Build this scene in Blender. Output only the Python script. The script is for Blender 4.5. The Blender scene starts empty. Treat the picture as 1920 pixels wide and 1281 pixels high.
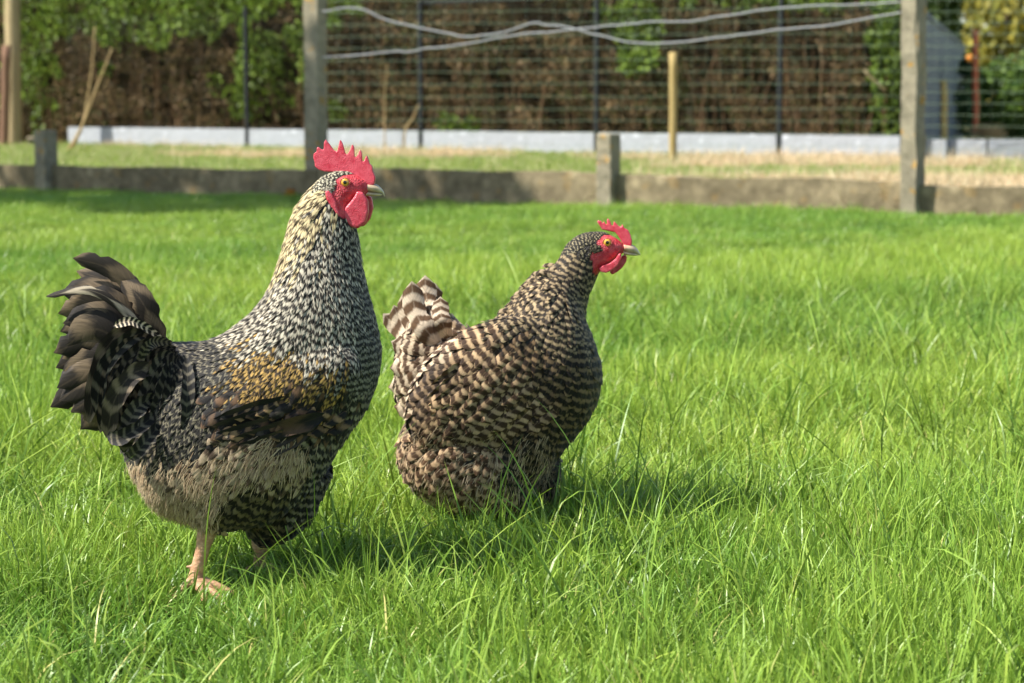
import bpy, bmesh, math, random
import numpy as np
from mathutils import Vector, Matrix
from mathutils.bvhtree import BVHTree
from mathutils.geometry import tessellate_polygon

sc = bpy.context.scene
C = sc.collection
rng = np.random.default_rng(7)
R = math.radians

# ------------------------------------------------------------------ camera
FPX = 3733.0                       # focal length in photograph pixels (70 mm on 36 mm)
CAM_H = 0.737
PITCH = math.atan((640.5 - 196.0) / FPX)
cam_d = bpy.data.cameras.new('camera')
cam_d.sensor_width = 36.0
cam_d.lens = 36.0 * FPX / 1920.0
cam_d.clip_start = 0.05
cam_d.clip_end = 2000
cam_d.dof.use_dof = True
cam_d.dof.focus_distance = 3.02
cam_d.dof.aperture_fstop = 7.0
cam = bpy.data.objects.new('camera', cam_d)
C.objects.link(cam)
cam.location = (0, 0, CAM_H)
cam.rotation_euler = (math.pi / 2 - PITCH, 0, 0)
sc.camera = cam

# ------------------------------------------------------------------ sky and sun
SUN_EL, SUN_AZ = R(50), R(74)      # azimuth of the light's travel, from the view axis to the right
sun_to = Vector((math.sin(SUN_AZ) * math.cos(SUN_EL), math.cos(SUN_AZ) * math.cos(SUN_EL), -math.sin(SUN_EL)))
world = bpy.data.worlds.new('World')
sc.world = world
world.use_nodes = True
wn = world.node_tree
bg = wn.nodes['Background']
sky = wn.nodes.new('ShaderNodeTexSky')
sky.sky_type = 'NISHITA'
sky.sun_disc = False
sky.sun_elevation = SUN_EL
sky.sun_rotation = math.atan2(-sun_to.x, -sun_to.y)
wn.links.new(sky.outputs[0], bg.inputs[0])
bg.inputs[1].default_value = 0.11
sun_d = bpy.data.lights.new('sun', 'SUN')
sun_d.energy = 5.0
sun_d.angle = R(0.53)
sun_d.color = (1.0, 0.97, 0.92)
sun = bpy.data.objects.new('sun', sun_d)
C.objects.link(sun)
sun.rotation_euler = sun_to.to_track_quat('-Z', 'Y').to_euler()
sun.location = (-6, -4, 8)
sc.view_settings.view_transform = 'Standard'
sc.view_settings.look = 'None'
sc.view_settings.exposure = 0.78
sc.view_settings.gamma = 1.0
sc.cycles.use_denoising = True
sc.cycles.max_bounces = 4
sc.cycles.diffuse_bounces = 2
sc.cycles.glossy_bounces = 2
sc.cycles.transmission_bounces = 2
sc.cycles.use_adaptive_sampling = True
sc.cycles.adaptive_threshold = 0.02
sc.cycles.transparent_max_bounces = 8

# ------------------------------------------------------------------ helpers
def ray(u, v):
    x = (u - 960.0) / FPX
    z = -(v - 640.5) / FPX
    cp, sp = math.cos(PITCH), math.sin(PITCH)
    return Vector((x, cp + z * sp, -sp + z * cp))

def at(u, v, Y):                   # point of a photograph pixel at distance Y
    d = ray(u, v)
    k = Y / d.y
    return Vector((d.x * k, Y, CAM_H + d.z * k))

def on_ground(u, v, zg=0.0):
    d = ray(u, v)
    k = (zg - CAM_H) / d.z
    return Vector((d.x * k, d.y * k, zg))

def lin(r, g, b):
    def f(c):
        c /= 255.0
        return c / 12.92 if c <= 0.04045 else ((c + 0.055) / 1.055) ** 2.4
    return (f(r), f(g), f(b))

def tag(o, label=None, cat=None, group=None, kind=None):
    if label: o['label'] = label
    if cat: o['category'] = cat
    if group: o['group'] = group
    if kind: o['kind'] = kind
    return o

def empty(name, loc=(0, 0, 0)):
    o = bpy.data.objects.new(name, None)
    C.objects.link(o)
    o.location = loc
    o.empty_display_size = 0.1
    return o

def link(name, me, mat=None, parent=None, smooth=True):
    o = bpy.data.objects.new(name, me)
    C.objects.link(o)
    if mat is not None:
        if len(me.materials) == 0:
            me.materials.append(mat)
    if parent is not None:
        o.parent = parent
        o.matrix_parent_inverse = Matrix.Translation(parent.location).inverted()
    if smooth:
        me.polygons.foreach_set('use_smooth', [True] * len(me.polygons))
    return o

def mesh_np(name, verts, faces):
    """faces: int array (n,3) or (n,4) - or list of such arrays"""
    me = bpy.data.meshes.new(name)
    if not isinstance(faces, list):
        faces = [faces]
    faces = [np.asarray(f, dtype=np.int32) for f in faces if len(f)]
    me.vertices.add(len(verts))
    me.vertices.foreach_set('co', np.asarray(verts, dtype=np.float32).ravel())
    nl = sum(f.size for f in faces)
    npoly = sum(len(f) for f in faces)
    me.loops.add(nl)
    me.polygons.add(npoly)
    li = np.concatenate([f.ravel() for f in faces])
    me.loops.foreach_set('vertex_index', li)
    starts, s = [], 0
    for f in faces:
        k = f.shape[1]
        starts.append(s + np.arange(len(f)) * k)
        s += f.size
    me.polygons.foreach_set('loop_start', np.concatenate(starts).astype(np.int32))
    me.update(calc_edges=True)
    me.validate()
    return me

def attr(me, name, typ, data):
    a = me.attributes.new(name, typ, 'POINT')
    key = {'FLOAT': 'value', 'FLOAT_VECTOR': 'vector', 'FLOAT_COLOR': 'color', 'INT': 'value'}[typ]
    a.data.foreach_set(key, np.asarray(data, dtype=np.int32 if typ == 'INT' else np.float32).ravel())

def bm_mesh(name, bm):
    me = bpy.data.meshes.new(name)
    bmesh.ops.recalc_face_normals(bm, faces=bm.faces)
    bm.to_mesh(me)
    bm.free()
    return me

def box_bm(bm, c, s, rz=0.0, bevel=0.0):
    r = bmesh.ops.create_cube(bm, size=1.0)
    vs = r['verts']
    m = Matrix.Translation(c) @ Matrix.Rotation(rz, 4, 'Z') @ Matrix.Diagonal((s[0], s[1], s[2], 1))
    bmesh.ops.transform(bm, matrix=m, verts=vs)
    if bevel:
        es = list({e for v in vs for e in v.link_edges})
        bmesh.ops.bevel(bm, geom=es, offset=bevel, segments=2, affect='EDGES', profile=0.5)
    return vs

def tube_arrays(pts, rad, n=8, cap=True):
    pts = np.asarray(pts, float)
    rad = np.broadcast_to(np.asarray(rad, float), (len(pts),))
    T = np.gradient(pts, axis=0)
    T /= np.linalg.norm(T, axis=1)[:, None] + 1e-9
    ref = np.array([0.31, 0.93, 0.21])
    V, F = [], []
    a = np.linspace(0, 2 * np.pi, n, endpoint=False)
    for p, t, r in zip(pts, T, rad):
        b = np.cross(t, ref); b /= np.linalg.norm(b) + 1e-9
        c = np.cross(t, b)
        V.append(p + r * (np.cos(a)[:, None] * b + np.sin(a)[:, None] * c))
    m = len(pts)
    for i in range(m - 1):
        for j in range(n):
            k = (j + 1) % n
            F.append((i * n + j, i * n + k, (i + 1) * n + k, (i + 1) * n + j))
    V = np.concatenate(V)
    T3 = []
    if cap:
        c0, c1 = len(V), len(V) + 1
        V = np.vstack([V, pts[0], pts[-1]])
        for j in range(n):
            k = (j + 1) % n
            T3.append((c0, k, j)); T3.append((c1, (m - 1) * n + j, (m - 1) * n + k))
    return V, np.array(F), np.array(T3).reshape(-1, 3)

def join_arrays(parts):
    V, Q, T, o = [], [], [], 0
    for v, q, t in parts:
        V.append(v)
        if len(q): Q.append(np.asarray(q) + o)
        if len(t): T.append(np.asarray(t) + o)
        o += len(v)
    return (np.concatenate(V), np.concatenate(Q) if Q else np.zeros((0, 4), int),
            np.concatenate(T) if T else np.zeros((0, 3), int))

def tube_mesh(name, pts, rad, n=8):
    v, q, t = tube_arrays(pts, rad, n)
    return mesh_np(name, v, [q, t])

def curve_pts(ctrl, n=16):
    """Catmull-Rom through control points"""
    P = np.asarray(ctrl, float)
    P = np.vstack([2 * P[0] - P[1], P, 2 * P[-1] - P[-2]])
    m = len(P) - 3
    out = []
    for x in np.linspace(0, m, n):
        i = min(int(x), m - 1); t = x - i
        a, b, c, d = P[i:i + 4]
        out.append(0.5 * (2 * b + (c - a) * t + (2 * a - 5 * b + 4 * c - d) * t * t + (3 * b - a - 3 * c + d) * t ** 3))
    return np.array(out)

def remeshed(parts, voxel, smooth=4, factor=0.5, name='body'):
    v, q, t = join_arrays(parts)
    me = mesh_np('tmp', v, [q, t])
    bm = bmesh.new(); bm.from_mesh(me)
    bmesh.ops.recalc_face_normals(bm, faces=bm.faces)
    bm.to_mesh(me); bm.free()
    o = bpy.data.objects.new('tmp', me)
    C.objects.link(o)
    m = o.modifiers.new('r', 'REMESH'); m.mode = 'VOXEL'; m.voxel_size = voxel
    if smooth:
        s = o.modifiers.new('s', 'SMOOTH'); s.iterations = smooth; s.factor = factor
    dg = bpy.context.evaluated_depsgraph_get()
    out = bpy.data.meshes.new_from_object(o.evaluated_get(dg))
    out.name = name
    bpy.data.objects.remove(o)
    bpy.data.meshes.remove(me)
    return out

def co_of(me):
    a = np.empty(len(me.vertices) * 3, np.float32)
    me.vertices.foreach_get('co', a)
    return a.reshape(-1, 3).astype(float)

def in_poly(px, py, poly):
    px = np.asarray(px, float); py = np.asarray(py, float)
    ins = np.zeros(px.shape, bool)
    n = len(poly)
    for i in range(n):
        x0, y0 = poly[i]; x1, y1 = poly[(i + 1) % n]
        cond = ((y0 > py) != (y1 > py)) & (px < (x1 - x0) * (py - y0) / (y1 - y0 + 1e-12) + x0)
        ins ^= cond
    return ins

def to_px(P):
    P = np.asarray(P, float)
    d = P - np.array([0, 0, CAM_H])
    cp, sp = math.cos(PITCH), math.sin(PITCH)
    dep = d[:, 1] * cp - d[:, 2] * sp
    up = d[:, 1] * sp + d[:, 2] * cp
    return 960 + FPX * d[:, 0] / dep, 640.5 - FPX * up / dep

# ------------------------------------------------------------------ material helpers
class NT:
    def __init__(self, name):
        self.m = bpy.data.materials.new(name)
        self.m.use_nodes = True
        self.t = self.m.node_tree
        self.b = self.t.nodes['Principled BSDF']
        self.out = self.t.nodes['Material Output']
    def n(self, typ, **kw):
        nd = self.t.nodes.new(typ)
        for k, v in kw.items():
            setattr(nd, k, v)
        return nd
    def l(self, a, b):
        self.t.links.new(a, b)
    def math(self, op, a, b=None, c=None):
        nd = self.n('ShaderNodeMath', operation=op)
        for i, x in enumerate((a, b, c)):
            if x is None: continue
            if isinstance(x, (int, float)): nd.inputs[i].default_value = x
            else: self.l(x, nd.inputs[i])
        return nd.outputs[0]
    def mix(self, fac, a, b, mode='MIX'):
        nd = self.n('ShaderNodeMix', data_type='RGBA', blend_type=mode)
        for i, x in ((0, fac), (6, a), (7, b)):
            if isinstance(x, (int, float)): nd.inputs[i].default_value = x
            elif isinstance(x, tuple): nd.inputs[i].default_value = (*x[:3], 1)
            else: self.l(x, nd.inputs[i])
        return nd.outputs[2]
    def noise(self, scale, detail=4, rough=0.55, vec=None):
        nd = self.n('ShaderNodeTexNoise')
        nd.inputs['Scale'].default_value = scale
        nd.inputs['Detail'].default_value = detail
        nd.inputs['Roughness'].default_value = rough
        if vec is not None: self.l(vec, nd.inputs['Vector'])
        return nd.outputs[0]
    def ramp(self, fac, stops):
        nd = self.n('ShaderNodeValToRGB')
        el = nd.color_ramp.elements
        while len(el) < len(stops): el.new(0.5)
        for e, (p, c) in zip(el, stops):
            e.position = p
            e.color = (*c[:3], 1) if isinstance(c, tuple) else (c, c, c, 1)
        self.l(fac, nd.inputs[0])
        return nd.outputs[0]
    def attr(self, name, typ='GEOMETRY'):
        return self.n('ShaderNodeAttribute', attribute_name=name, attribute_type=typ)
    def obj(self):
        return self.n('ShaderNodeTexCoord').outputs['Object']
    def bump(self, h, strength=0.5, dist=0.01):
        nd = self.n('ShaderNodeBump')
        nd.inputs['Strength'].default_value = strength
        nd.inputs['Distance'].default_value = dist
        self.l(h, nd.inputs['Height'])
        self.l(nd.outputs[0], self.b.inputs['Normal'])
        return nd
    def set(self, **kw):
        names = {'rough': 'Roughness', 'spec': 'Specular IOR Level', 'metal': 'Metallic', 'sheen': 'Sheen Weight', 'sss': 'Subsurface Weight', 'coat': 'Coat Weight'}
        for k, v in kw.items():
            self.b.inputs[names[k]].default_value = v
    def color(self, c):
        if isinstance(c, tuple): self.b.inputs['Base Color'].default_value = (*c[:3], 1)
        else: self.l(c, self.b.inputs['Base Color'])

def mat_feather():
    k = NT('feather')
    f = k.attr('fuv'); sep = k.n('ShaderNodeSeparateXYZ'); k.l(f.outputs['Vector'], sep.inputs[0])
    U, V, RN = sep.outputs
    p = k.attr('fpar'); sp = k.n('ShaderNodeSeparateXYZ'); k.l(p.outputs['Vector'], sp.inputs[0])
    BARS, PH, CHEV = sp.outputs
    fl = k.attr('flight').outputs['Color']; fd = k.attr('fdark').outputs['Color']
    au = k.math('ABSOLUTE', U)
    comb = k.n('ShaderNodeCombineXYZ')
    k.l(k.math('MULTIPLY', U, 3.0), comb.inputs[0]); k.l(k.math('MULTIPLY', V, 5.0), comb.inputs[1]); k.l(k.math('MULTIPLY', RN, 57.0), comb.inputs[2])
    wob = k.noise(1.0, 3, 0.6, comb.outputs[0])
    ph = k.math('ADD', k.math('MULTIPLY', V, BARS), PH)
    ph = k.math('ADD', ph, k.math('MULTIPLY', au, CHEV))
    ph = k.math('ADD', ph, k.math('MULTIPLY', wob, 0.34))
    s = k.math('ADD', k.math('SINE', k.math('MULTIPLY', ph, 6.2832)), k.attr('fduty').outputs['Fac'])
    mr = k.n('ShaderNodeMapRange', interpolation_type='SMOOTHSTEP')
    mr.inputs[1].default_value = -0.6; mr.inputs[2].default_value = 0.75
    k.l(s, mr.inputs[0])
    col = k.mix(mr.outputs[0], fd, fl)
    # barb grain running obliquely off the shaft
    c2 = k.n('ShaderNodeCombineXYZ')
    k.l(k.math('MULTIPLY', k.math('SUBTRACT', k.math('MULTIPLY', V, 4.0), au), 16.0), c2.inputs[0])
    k.l(k.math('MULTIPLY', au, 1.2), c2.inputs[1]); k.l(k.math('MULTIPLY', RN, 31.0), c2.inputs[2])
    barb = k.noise(1.0, 2, 0.6, c2.outputs[0])
    col = k.mix(k.ramp(au, [(0.03, 0.22), (0.10, 0.0)]), col, fl)
    g = k.ramp(barb, [(0.25, 0.55), (0.75, 1.2)])
    col = k.mix(1.0, col, g, 'MULTIPLY')
    k.color(col)
    k.set(rough=0.6, spec=0.2, sheen=0.1)
    k.bump(barb, 0.35, 0.0015)
    return k.m

def mat_body():
    k = NT('bird_skin')
    sk = k.attr('skin').outputs['Fac']
    ob = k.obj(); v = k.n('ShaderNodeTexVoronoi'); v.inputs['Scale'].default_value = 430; k.l(ob, v.inputs['Vector'])
    nz = k.noise(300, 4, 0.6, ob)
    big = k.noise(90, 3, 0.6, ob)
    red = k.mix(k.ramp(big, [(0.35, 0.0), (0.7, 1.0)]), (0.58, 0.022, 0.038), (0.78, 0.120, 0.130))
    red = k.mix(k.ramp(v.outputs['Distance'], [(0.05, 0.35), (0.3, 0.0)]), red, (0.66, 0.22, 0.19))
    col = k.mix(sk, (0.022, 0.017, 0.012), red)
    k.color(col); k.set(rough=0.45, spec=0.35, sss=0.0)
    h = k.math('ADD', nz, v.outputs['Distance'])
    k.bump(h, 0.8, 0.0018)
    return k.m

def mat_comb():
    k = NT('red_comb_skin')
    ob = k.obj(); v = k.n('ShaderNodeTexVoronoi'); v.inputs['Scale'].default_value = 700; k.l(ob, v.inputs['Vector'])
    nz = k.noise(380, 3, 0.6, ob); big = k.noise(110, 3, 0.6, ob)
    red = k.mix(k.ramp(big, [(0.3, 0.0), (0.7, 1.0)]), (0.64, 0.026, 0.052), (0.84, 0.125, 0.155))
    k.color(red); k.set(rough=0.34, spec=0.6, sss=0.05)
    k.b.inputs['Subsurface Radius'].default_value = (0.004, 0.001, 0.001)
    k.bump(k.math('ADD', nz, k.math('MULTIPLY', v.outputs['Distance'], 1.0)), 0.5, 0.0011)
    return k.m

def mat_plain(name, c, rough=0.5, spec=0.4, nscale=None, c2=None, bump=0.0, bscale=None, bdist=0.01):
    k = NT(name)
    if nscale:
        f = k.noise(nscale, 5, 0.6, k.obj())
        k.color(k.mix(k.ramp(f, [(0.35, 0.0), (0.65, 1.0)]), c, c2))
    else:
        k.color(c)
    k.set(rough=rough, spec=spec)
    if bump:
        k.bump(k.noise(bscale or 40, 5, 0.6, k.obj()), bump, bdist)
    return k.m

def mat_leg():
    k = NT('leg_scales')
    v = k.n('ShaderNodeTexVoronoi'); v.inputs['Scale'].default_value = 150
    mp = k.n('ShaderNodeMapping'); mp.inputs['Scale'].default_value = (1, 1, 1.8)
    k.l(k.obj(), mp.inputs[0]); k.l(mp.outputs[0], v.inputs['Vector'])
    nz = k.noise(60, 4, 0.6, k.obj())
    col = k.mix(k.ramp(nz, [(0.35, 0.0), (0.65, 1.0)]), lin(200, 150, 116), lin(222, 186, 142))
    col = k.mix(k.ramp(v.outputs['Distance'], [(0.0, 0.0), (0.6, 0.5)]), col, lin(150, 104, 74))
    k.color(col); k.set(rough=0.5, spec=0.4)
    k.bump(k.math('ADD', k.math('MULTIPLY', v.outputs['Distance'], -1.0), k.math('MULTIPLY', nz, 0.6)), 0.5, 0.0015)
    return k.m

def mat_eye():
    k = NT('eye_iris')
    co = k.attr('eyer').outputs['Fac']
    nz = k.noise(900, 3, 0.6)
    iris = k.mix(nz, (0.75, 0.30, 0.02), (0.85, 0.50, 0.08))
    c = k.ramp(co, [(0.0, (0.004, 0.004, 0.004)), (0.40, (0.004, 0.004, 0.004)), (0.46, (1, 1, 1)), (0.85, (1, 1, 1)), (0.97, (0.05, 0.02, 0.01))])
    k.color(k.mix(1.0, iris, c, 'MULTIPLY')); k.set(rough=0.06, spec=0.6, coat=1.0)
    return k.m

def mat_beak():
    k = NT('beak_horn')
    t = k.attr('bt').outputs['Fac']
    nz = k.noise(140, 4, 0.6, k.obj())
    col = k.ramp(k.math('ADD', t, k.math('MULTIPLY', nz, 0.25)), [(0.15, lin(222, 160, 130)), (0.45, lin(226, 198, 156)), (0.75, lin(196, 176, 142)), (1.0, lin(222, 206, 166))])
    dk = k.attr('bd').outputs['Fac']
    col = k.mix(k.math('MULTIPLY', dk, 0.5), col, lin(96, 90, 84))
    k.color(col); k.set(rough=0.28, spec=0.5)
    k.bump(nz, 0.15, 0.001)
    return k.m

def mat_grass(name, base, tip, dry, dry_cut, gloss=0.5):
    k = NT(name)
    t = k.attr('bt').outputs['Fac']; r = k.attr('br').outputs['Fac']
    tint = k.attr('tint', 'INSTANCER').outputs['Fac']
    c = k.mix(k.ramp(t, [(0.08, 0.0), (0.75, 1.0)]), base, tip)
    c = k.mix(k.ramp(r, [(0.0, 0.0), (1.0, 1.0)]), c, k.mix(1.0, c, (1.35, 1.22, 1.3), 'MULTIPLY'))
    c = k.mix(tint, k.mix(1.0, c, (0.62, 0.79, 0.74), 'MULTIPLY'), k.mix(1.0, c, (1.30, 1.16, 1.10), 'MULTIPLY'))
    c = k.mix(k.ramp(r, [(dry_cut, 0.0), (min(dry_cut + 0.01, 1.0), 1.0)]), c, dry)
    k.color(c); k.set(rough=0.38, spec=gloss)
    tr = k.n('ShaderNodeBsdfTranslucent')
    k.l(k.mix(1.0, c, (1.08, 1.12, 0.85), 'MULTIPLY'), tr.inputs[0])
    ms = k.n('ShaderNodeMixShader'); ms.inputs[0].default_value = 0.27
    k.l(k.b.outputs[0], ms.inputs[1]); k.l(tr.outputs[0], ms.inputs[2])
    k.l(ms.outputs[0], k.out.inputs[0])
    return k.m

def mat_leaf(name):
    k = NT(name)
    c = k.attr('lc').outputs['Color']
    k.color(c); k.set(rough=0.5, spec=0.3)
    tr = k.n('ShaderNodeBsdfTranslucent'); k.l(c, tr.inputs[0])
    ms = k.n('ShaderNodeMixShader'); ms.inputs[0].default_value = 0.3
    k.l(k.b.outputs[0], ms.inputs[1]); k.l(tr.outputs[0], ms.inputs[2])
    k.l(ms.outputs[0], k.out.inputs[0])
    return k.m

def mat_concrete(name, a, b, lichen=0.0, stain=0.5):
    k = NT(name)
    o = k.obj()
    big = k.noise(3.0, 5, 0.6, o); mid = k.noise(14.0, 5, 0.65, o); fine = k.noise(120, 4, 0.6, o)
    c = k.mix(k.ramp(mid, [(0.3, 0.0), (0.7, 1.0)]), a, b)
    v = k.n('ShaderNodeTexVoronoi'); v.inputs['Scale'].default_value = 4.2; k.l(o, v.inputs['Vector'])
    c = k.mix(k.ramp(v.outputs['Distance'], [(0.10, 0.55), (0.22, 0.0)]), c, tuple(min(1, x * 1.7) for x in b))
    c = k.mix(k.math('MULTIPLY', k.ramp(big, [(0.42, 1.0), (0.62, 0.0)]), stain), c, tuple(x * 0.35 for x in a))
    c = k.mix(0.5, c, k.ramp(fine, [(0.3, 0.45), (0.7, 1.3)]), 'MULTIPLY')
    if lichen:
        li = k.noise(9.0, 4, 0.6, o)
        c = k.mix(k.ramp(li, [(0.60, 0.0), (0.66, lichen)]), c, lin(190, 140, 40))
    k.color(c); k.set(rough=0.92, spec=0.2)
    k.bump(k.math('ADD', mid, k.math('MULTIPLY', fine, 0.5)), 0.7, 0.012)
    return k.m

def mat_wood(name, a, b, scale=(18, 18, 1.2)):
    k = NT(name)
    mp = k.n('ShaderNodeMapping'); mp.inputs['Scale'].default_value = scale
    k.l(k.obj(), mp.inputs[0])
    g = k.noise(2.0, 6, 0.65, mp.outputs[0])
    k.color(k.mix(k.ramp(g, [(0.3, 0.0), (0.7, 1.0)]), a, b)); k.set(rough=0.85, spec=0.2)
    k.bump(g, 0.6, 0.006)
    return k.m

M = {}
M['feather'] = mat_feather(); M['body'] = mat_body(); M['comb'] = mat_comb(); M['leg'] = mat_leg()
M['eye'] = mat_eye(); M['beak'] = mat_beak()
M['lid'] = mat_plain('eyelid_skin', lin(215, 120, 95), 0.45, 0.4, 300, lin(190, 60, 60), 0.5, 600, 0.001)
M['grass'] = mat_grass('lawn_grass', (0.018, 0.046, 0.004), (0.278, 0.430, 0.062), lin(206, 196, 120), 0.972, 0.36)  # blade roots coloured far darker, painting in the shade of gaps between blades
M['rough_grass'] = mat_grass('rough_grass', (0.110, 0.165, 0.035), (0.250, 0.360, 0.075), lin(220, 206, 164), 0.72, 0.2)
M['dry_grass'] = mat_grass('dry_grass', lin(172, 154, 120), lin(222, 206, 170), lin(150, 128, 96), 0.8, 0.15)
M['leaf'] = mat_leaf('leaf')
M['wall'] = mat_concrete('weathered_concrete', lin(128, 115, 88), lin(170, 154, 120), 0.15)
M['post'] = mat_concrete('post_concrete', lin(142, 133, 110), lin(182, 170, 142), 0.75, 0.25)
M['plinth'] = mat_concrete('pale_concrete', lin(164, 167, 169), lin(180, 183, 186), 0.0, 0.08)
M['bark'] = mat_wood('bark', lin(70, 55, 40), lin(110, 90, 68))
M['stake'] = mat_wood('treated_pine', lin(150, 128, 78), lin(190, 168, 112))
M['oldwood'] = mat_wood('old_grey_wood', lin(150, 132, 98), lin(192, 172, 130))
M['redwood'] = mat_wood('brown_board', lin(112, 84, 66), lin(150, 116, 92))
M['rust'] = mat_plain('rusty_rod', lin(190, 104, 70), 0.8, 0.2, 30, lin(214, 128, 92), 0.4, 80, 0.004)
M['black'] = mat_plain('black_coated_steel', (0.010, 0.012, 0.013), 0.45, 0.4)
M['green_wire'] = mat_plain('green_coated_wire', lin(128, 148, 118), 0.5, 0.4)
M['wire'] = mat_plain('grey_galvanised_wire', lin(150, 152, 150), 0.5, 0.5)
M['shed'] = mat_plain('slate_blue_sheet', lin(96, 104, 111), 0.6, 0.25, 2.0, lin(106, 114, 120))
M['orange'] = mat_plain('orange_bloom', lin(226, 140, 48), 0.6, 0.3)
M['straw'] = mat_plain('dry_stalk', lin(196, 170, 120), 0.8, 0.2, 8, lin(165, 138, 95))
M['soil'] = mat_plain('lawn_soil', (0.030, 0.060, 0.008), 0.95, 0.1, 6, (0.045, 0.085, 0.010), 0.6, 30, 0.02)
M['verge'] = mat_plain('verge_soil', lin(110, 116, 62), 0.95, 0.1, 3, lin(150, 138, 100), 0.6, 20, 0.03)

# ------------------------------------------------------------------ the wall line and the ground
WD_L, WD_R = FPX / 220.0, FPX / 293.0            # distance of the wall at the picture's left and right edges
wl = Vector((-960 / 220.0, WD_L, 0)); wr = Vector((960 / 293.0, WD_R, 0))
wdir = (wr - wl).normalized(); wnor = Vector((-wdir.y, wdir.x, 0))   # points away from the camera
WRZ = math.atan2(wdir.y, wdir.x)
def wall_at(u, back=0.0):                        # where pixel column u meets the wall's face (moved back)
    p0 = wl + wnor * back
    d = Vector(((u - 960) / FPX, 1, 0))
    # p0 + s*wdir = k*d
    den = d.x * wdir.y - d.y * wdir.x
    k = (p0.x * wdir.y - p0.y * wdir.x) / den
    return Vector((d.x * k, d.y * k, 0))
ZV = 0.10                                        # level of the verge behind the wall

bm = bmesh.new()
bmesh.ops.create_grid(bm, x_segments=40, y_segments=40, size=400)
g = link('ground', bm_mesh('ground', bm), M['soil']); tag(g, kind='structure')
a0 = wl - wdir * 30 + wnor * 0.06; a1 = wr + wdir * 30 + wnor * 0.06
v4 = [a0, a1, a1 + wnor * 60, a0 + wnor * 60]
g = link('verge', mesh_np('verge', [(p.x, p.y, ZV) for p in v4], np.array([[0, 1, 2, 3]])), M['verge']); tag(g, kind='structure')

# concrete wall: panels between posts
wall = empty('concrete_wall', wall_at(960))
tag(wall, 'low weathered concrete slab wall running along the far edge of the lawn', 'wall')
ZT = 0.215
edges = [-480, 90, 595, 1140, 1710, 2300]
tops = [(301, 311), (313, 318), (317, 322), (327, 342), (343, 363)]
for i in range(len(edges) - 1):
    p, q = wall_at(edges[i]), wall_at(edges[i + 1])
    c = (p + q) / 2 + wnor * 0.03
    L = (q - p).length - 0.012
    va, vb = tops[i]
    ZT = (at(edges[i], va, p.y).z + at(edges[i + 1], vb, q.y).z) / 2
    bm = bmesh.new()
    box_bm(bm, (0, 0, 0), (L, 0.05, ZT + 0.15))
    bmesh.ops.subdivide_edges(bm, edges=[e for e in bm.edges if e.calc_length() > 1], cuts=30, use_grid_fill=True)
    for v in bm.verts:
        if v.co.z > 0: v.co.z += 0.006 * math.sin(v.co.x * 5 + i * 2) + rng.normal(0, 0.003)
    me = bm_mesh('panel', bm)
    o = link('panel', me, M['wall'], None, False)
    o.location = (c.x, c.y, (ZT - 0.15) / 2); o.rotation_euler.z = WRZ
    o.parent = wall; o.matrix_parent_inverse = Matrix.Translation(wall.location).inverted()
def conc_post(u, w, dep, top_v, name, lean=0.0, back=0.0, chips=0.0):
    p = wall_at(u, back)
    ztop = at(u, top_v, p.y).z
    bm = bmesh.new()
    n = 14
    h = ztop + 0.2
    box_bm(bm, (0, 0, h / 2), (w, dep, h), 0, 0.008)
    bmesh.ops.subdivide_edges(bm, edges=[e for e in bm.edges if e.calc_length() > h * 0.7], cuts=n)
    for v in bm.verts:
        v.co.x += rng.normal(0, 0.002 + chips) ; v.co.y += rng.normal(0, 0.002 + chips)
        v.co.x += lean * v.co.z
    o = link(name, bm_mesh(name, bm), M['post'], None, False)
    o.location = (p.x, p.y, -0.2); o.rotation_euler.z = WRZ
    return o
for u, tv in ((90, 244), (1140, 251)):
    o = conc_post(u, 0.115, 0.16, tv, 'short_post')
    loc = o.location.copy()
    o.parent = wall; o.matrix_parent_inverse = Matrix.Translation(wall.location).inverted()
o = conc_post(594, 0.13, 0.13, -130, 'concrete_post', 0.004, 0.10)
tag(o, 'tall grey concrete fence post rising behind the red comb of the rooster', 'post', 'tall fence posts along the wall')
o = conc_post(1711, 0.105, 0.20, -150, 'concrete_post', -0.015, 0.0, 0.003)
tag(o, 'tall chipped concrete fence post spotted with yellow lichen at the right of the wall', 'post', 'tall fence posts along the wall')

# orange blotch stuck on the wall
p = wall_at(546)
bm = bmesh.new()
bmesh.ops.create_icosphere(bm, subdivisions=2, radius=1)
for v in bm.verts:
    v.co *= 1 + 0.25 * math.sin(v.co.x * 4 + v.co.z * 5); v.co = Vector((v.co.x * 0.06, v.co.y * 0.006, v.co.z * 0.055))
o = link('fallen_leaf', bm_mesh('leaf', bm), mat_plain('orange_leaf', lin(150, 92, 20), 0.7, 0.2, 20, lin(120, 80, 25)))
o.location = (p.x, p.y, at(546, 365, p.y).z) ; o.location -= wnor * 0.004; o.rotation_euler.z = WRZ
tag(o, 'orange brown leaf stuck on the face of the low wall left of the rooster head', 'leaf')

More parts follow.
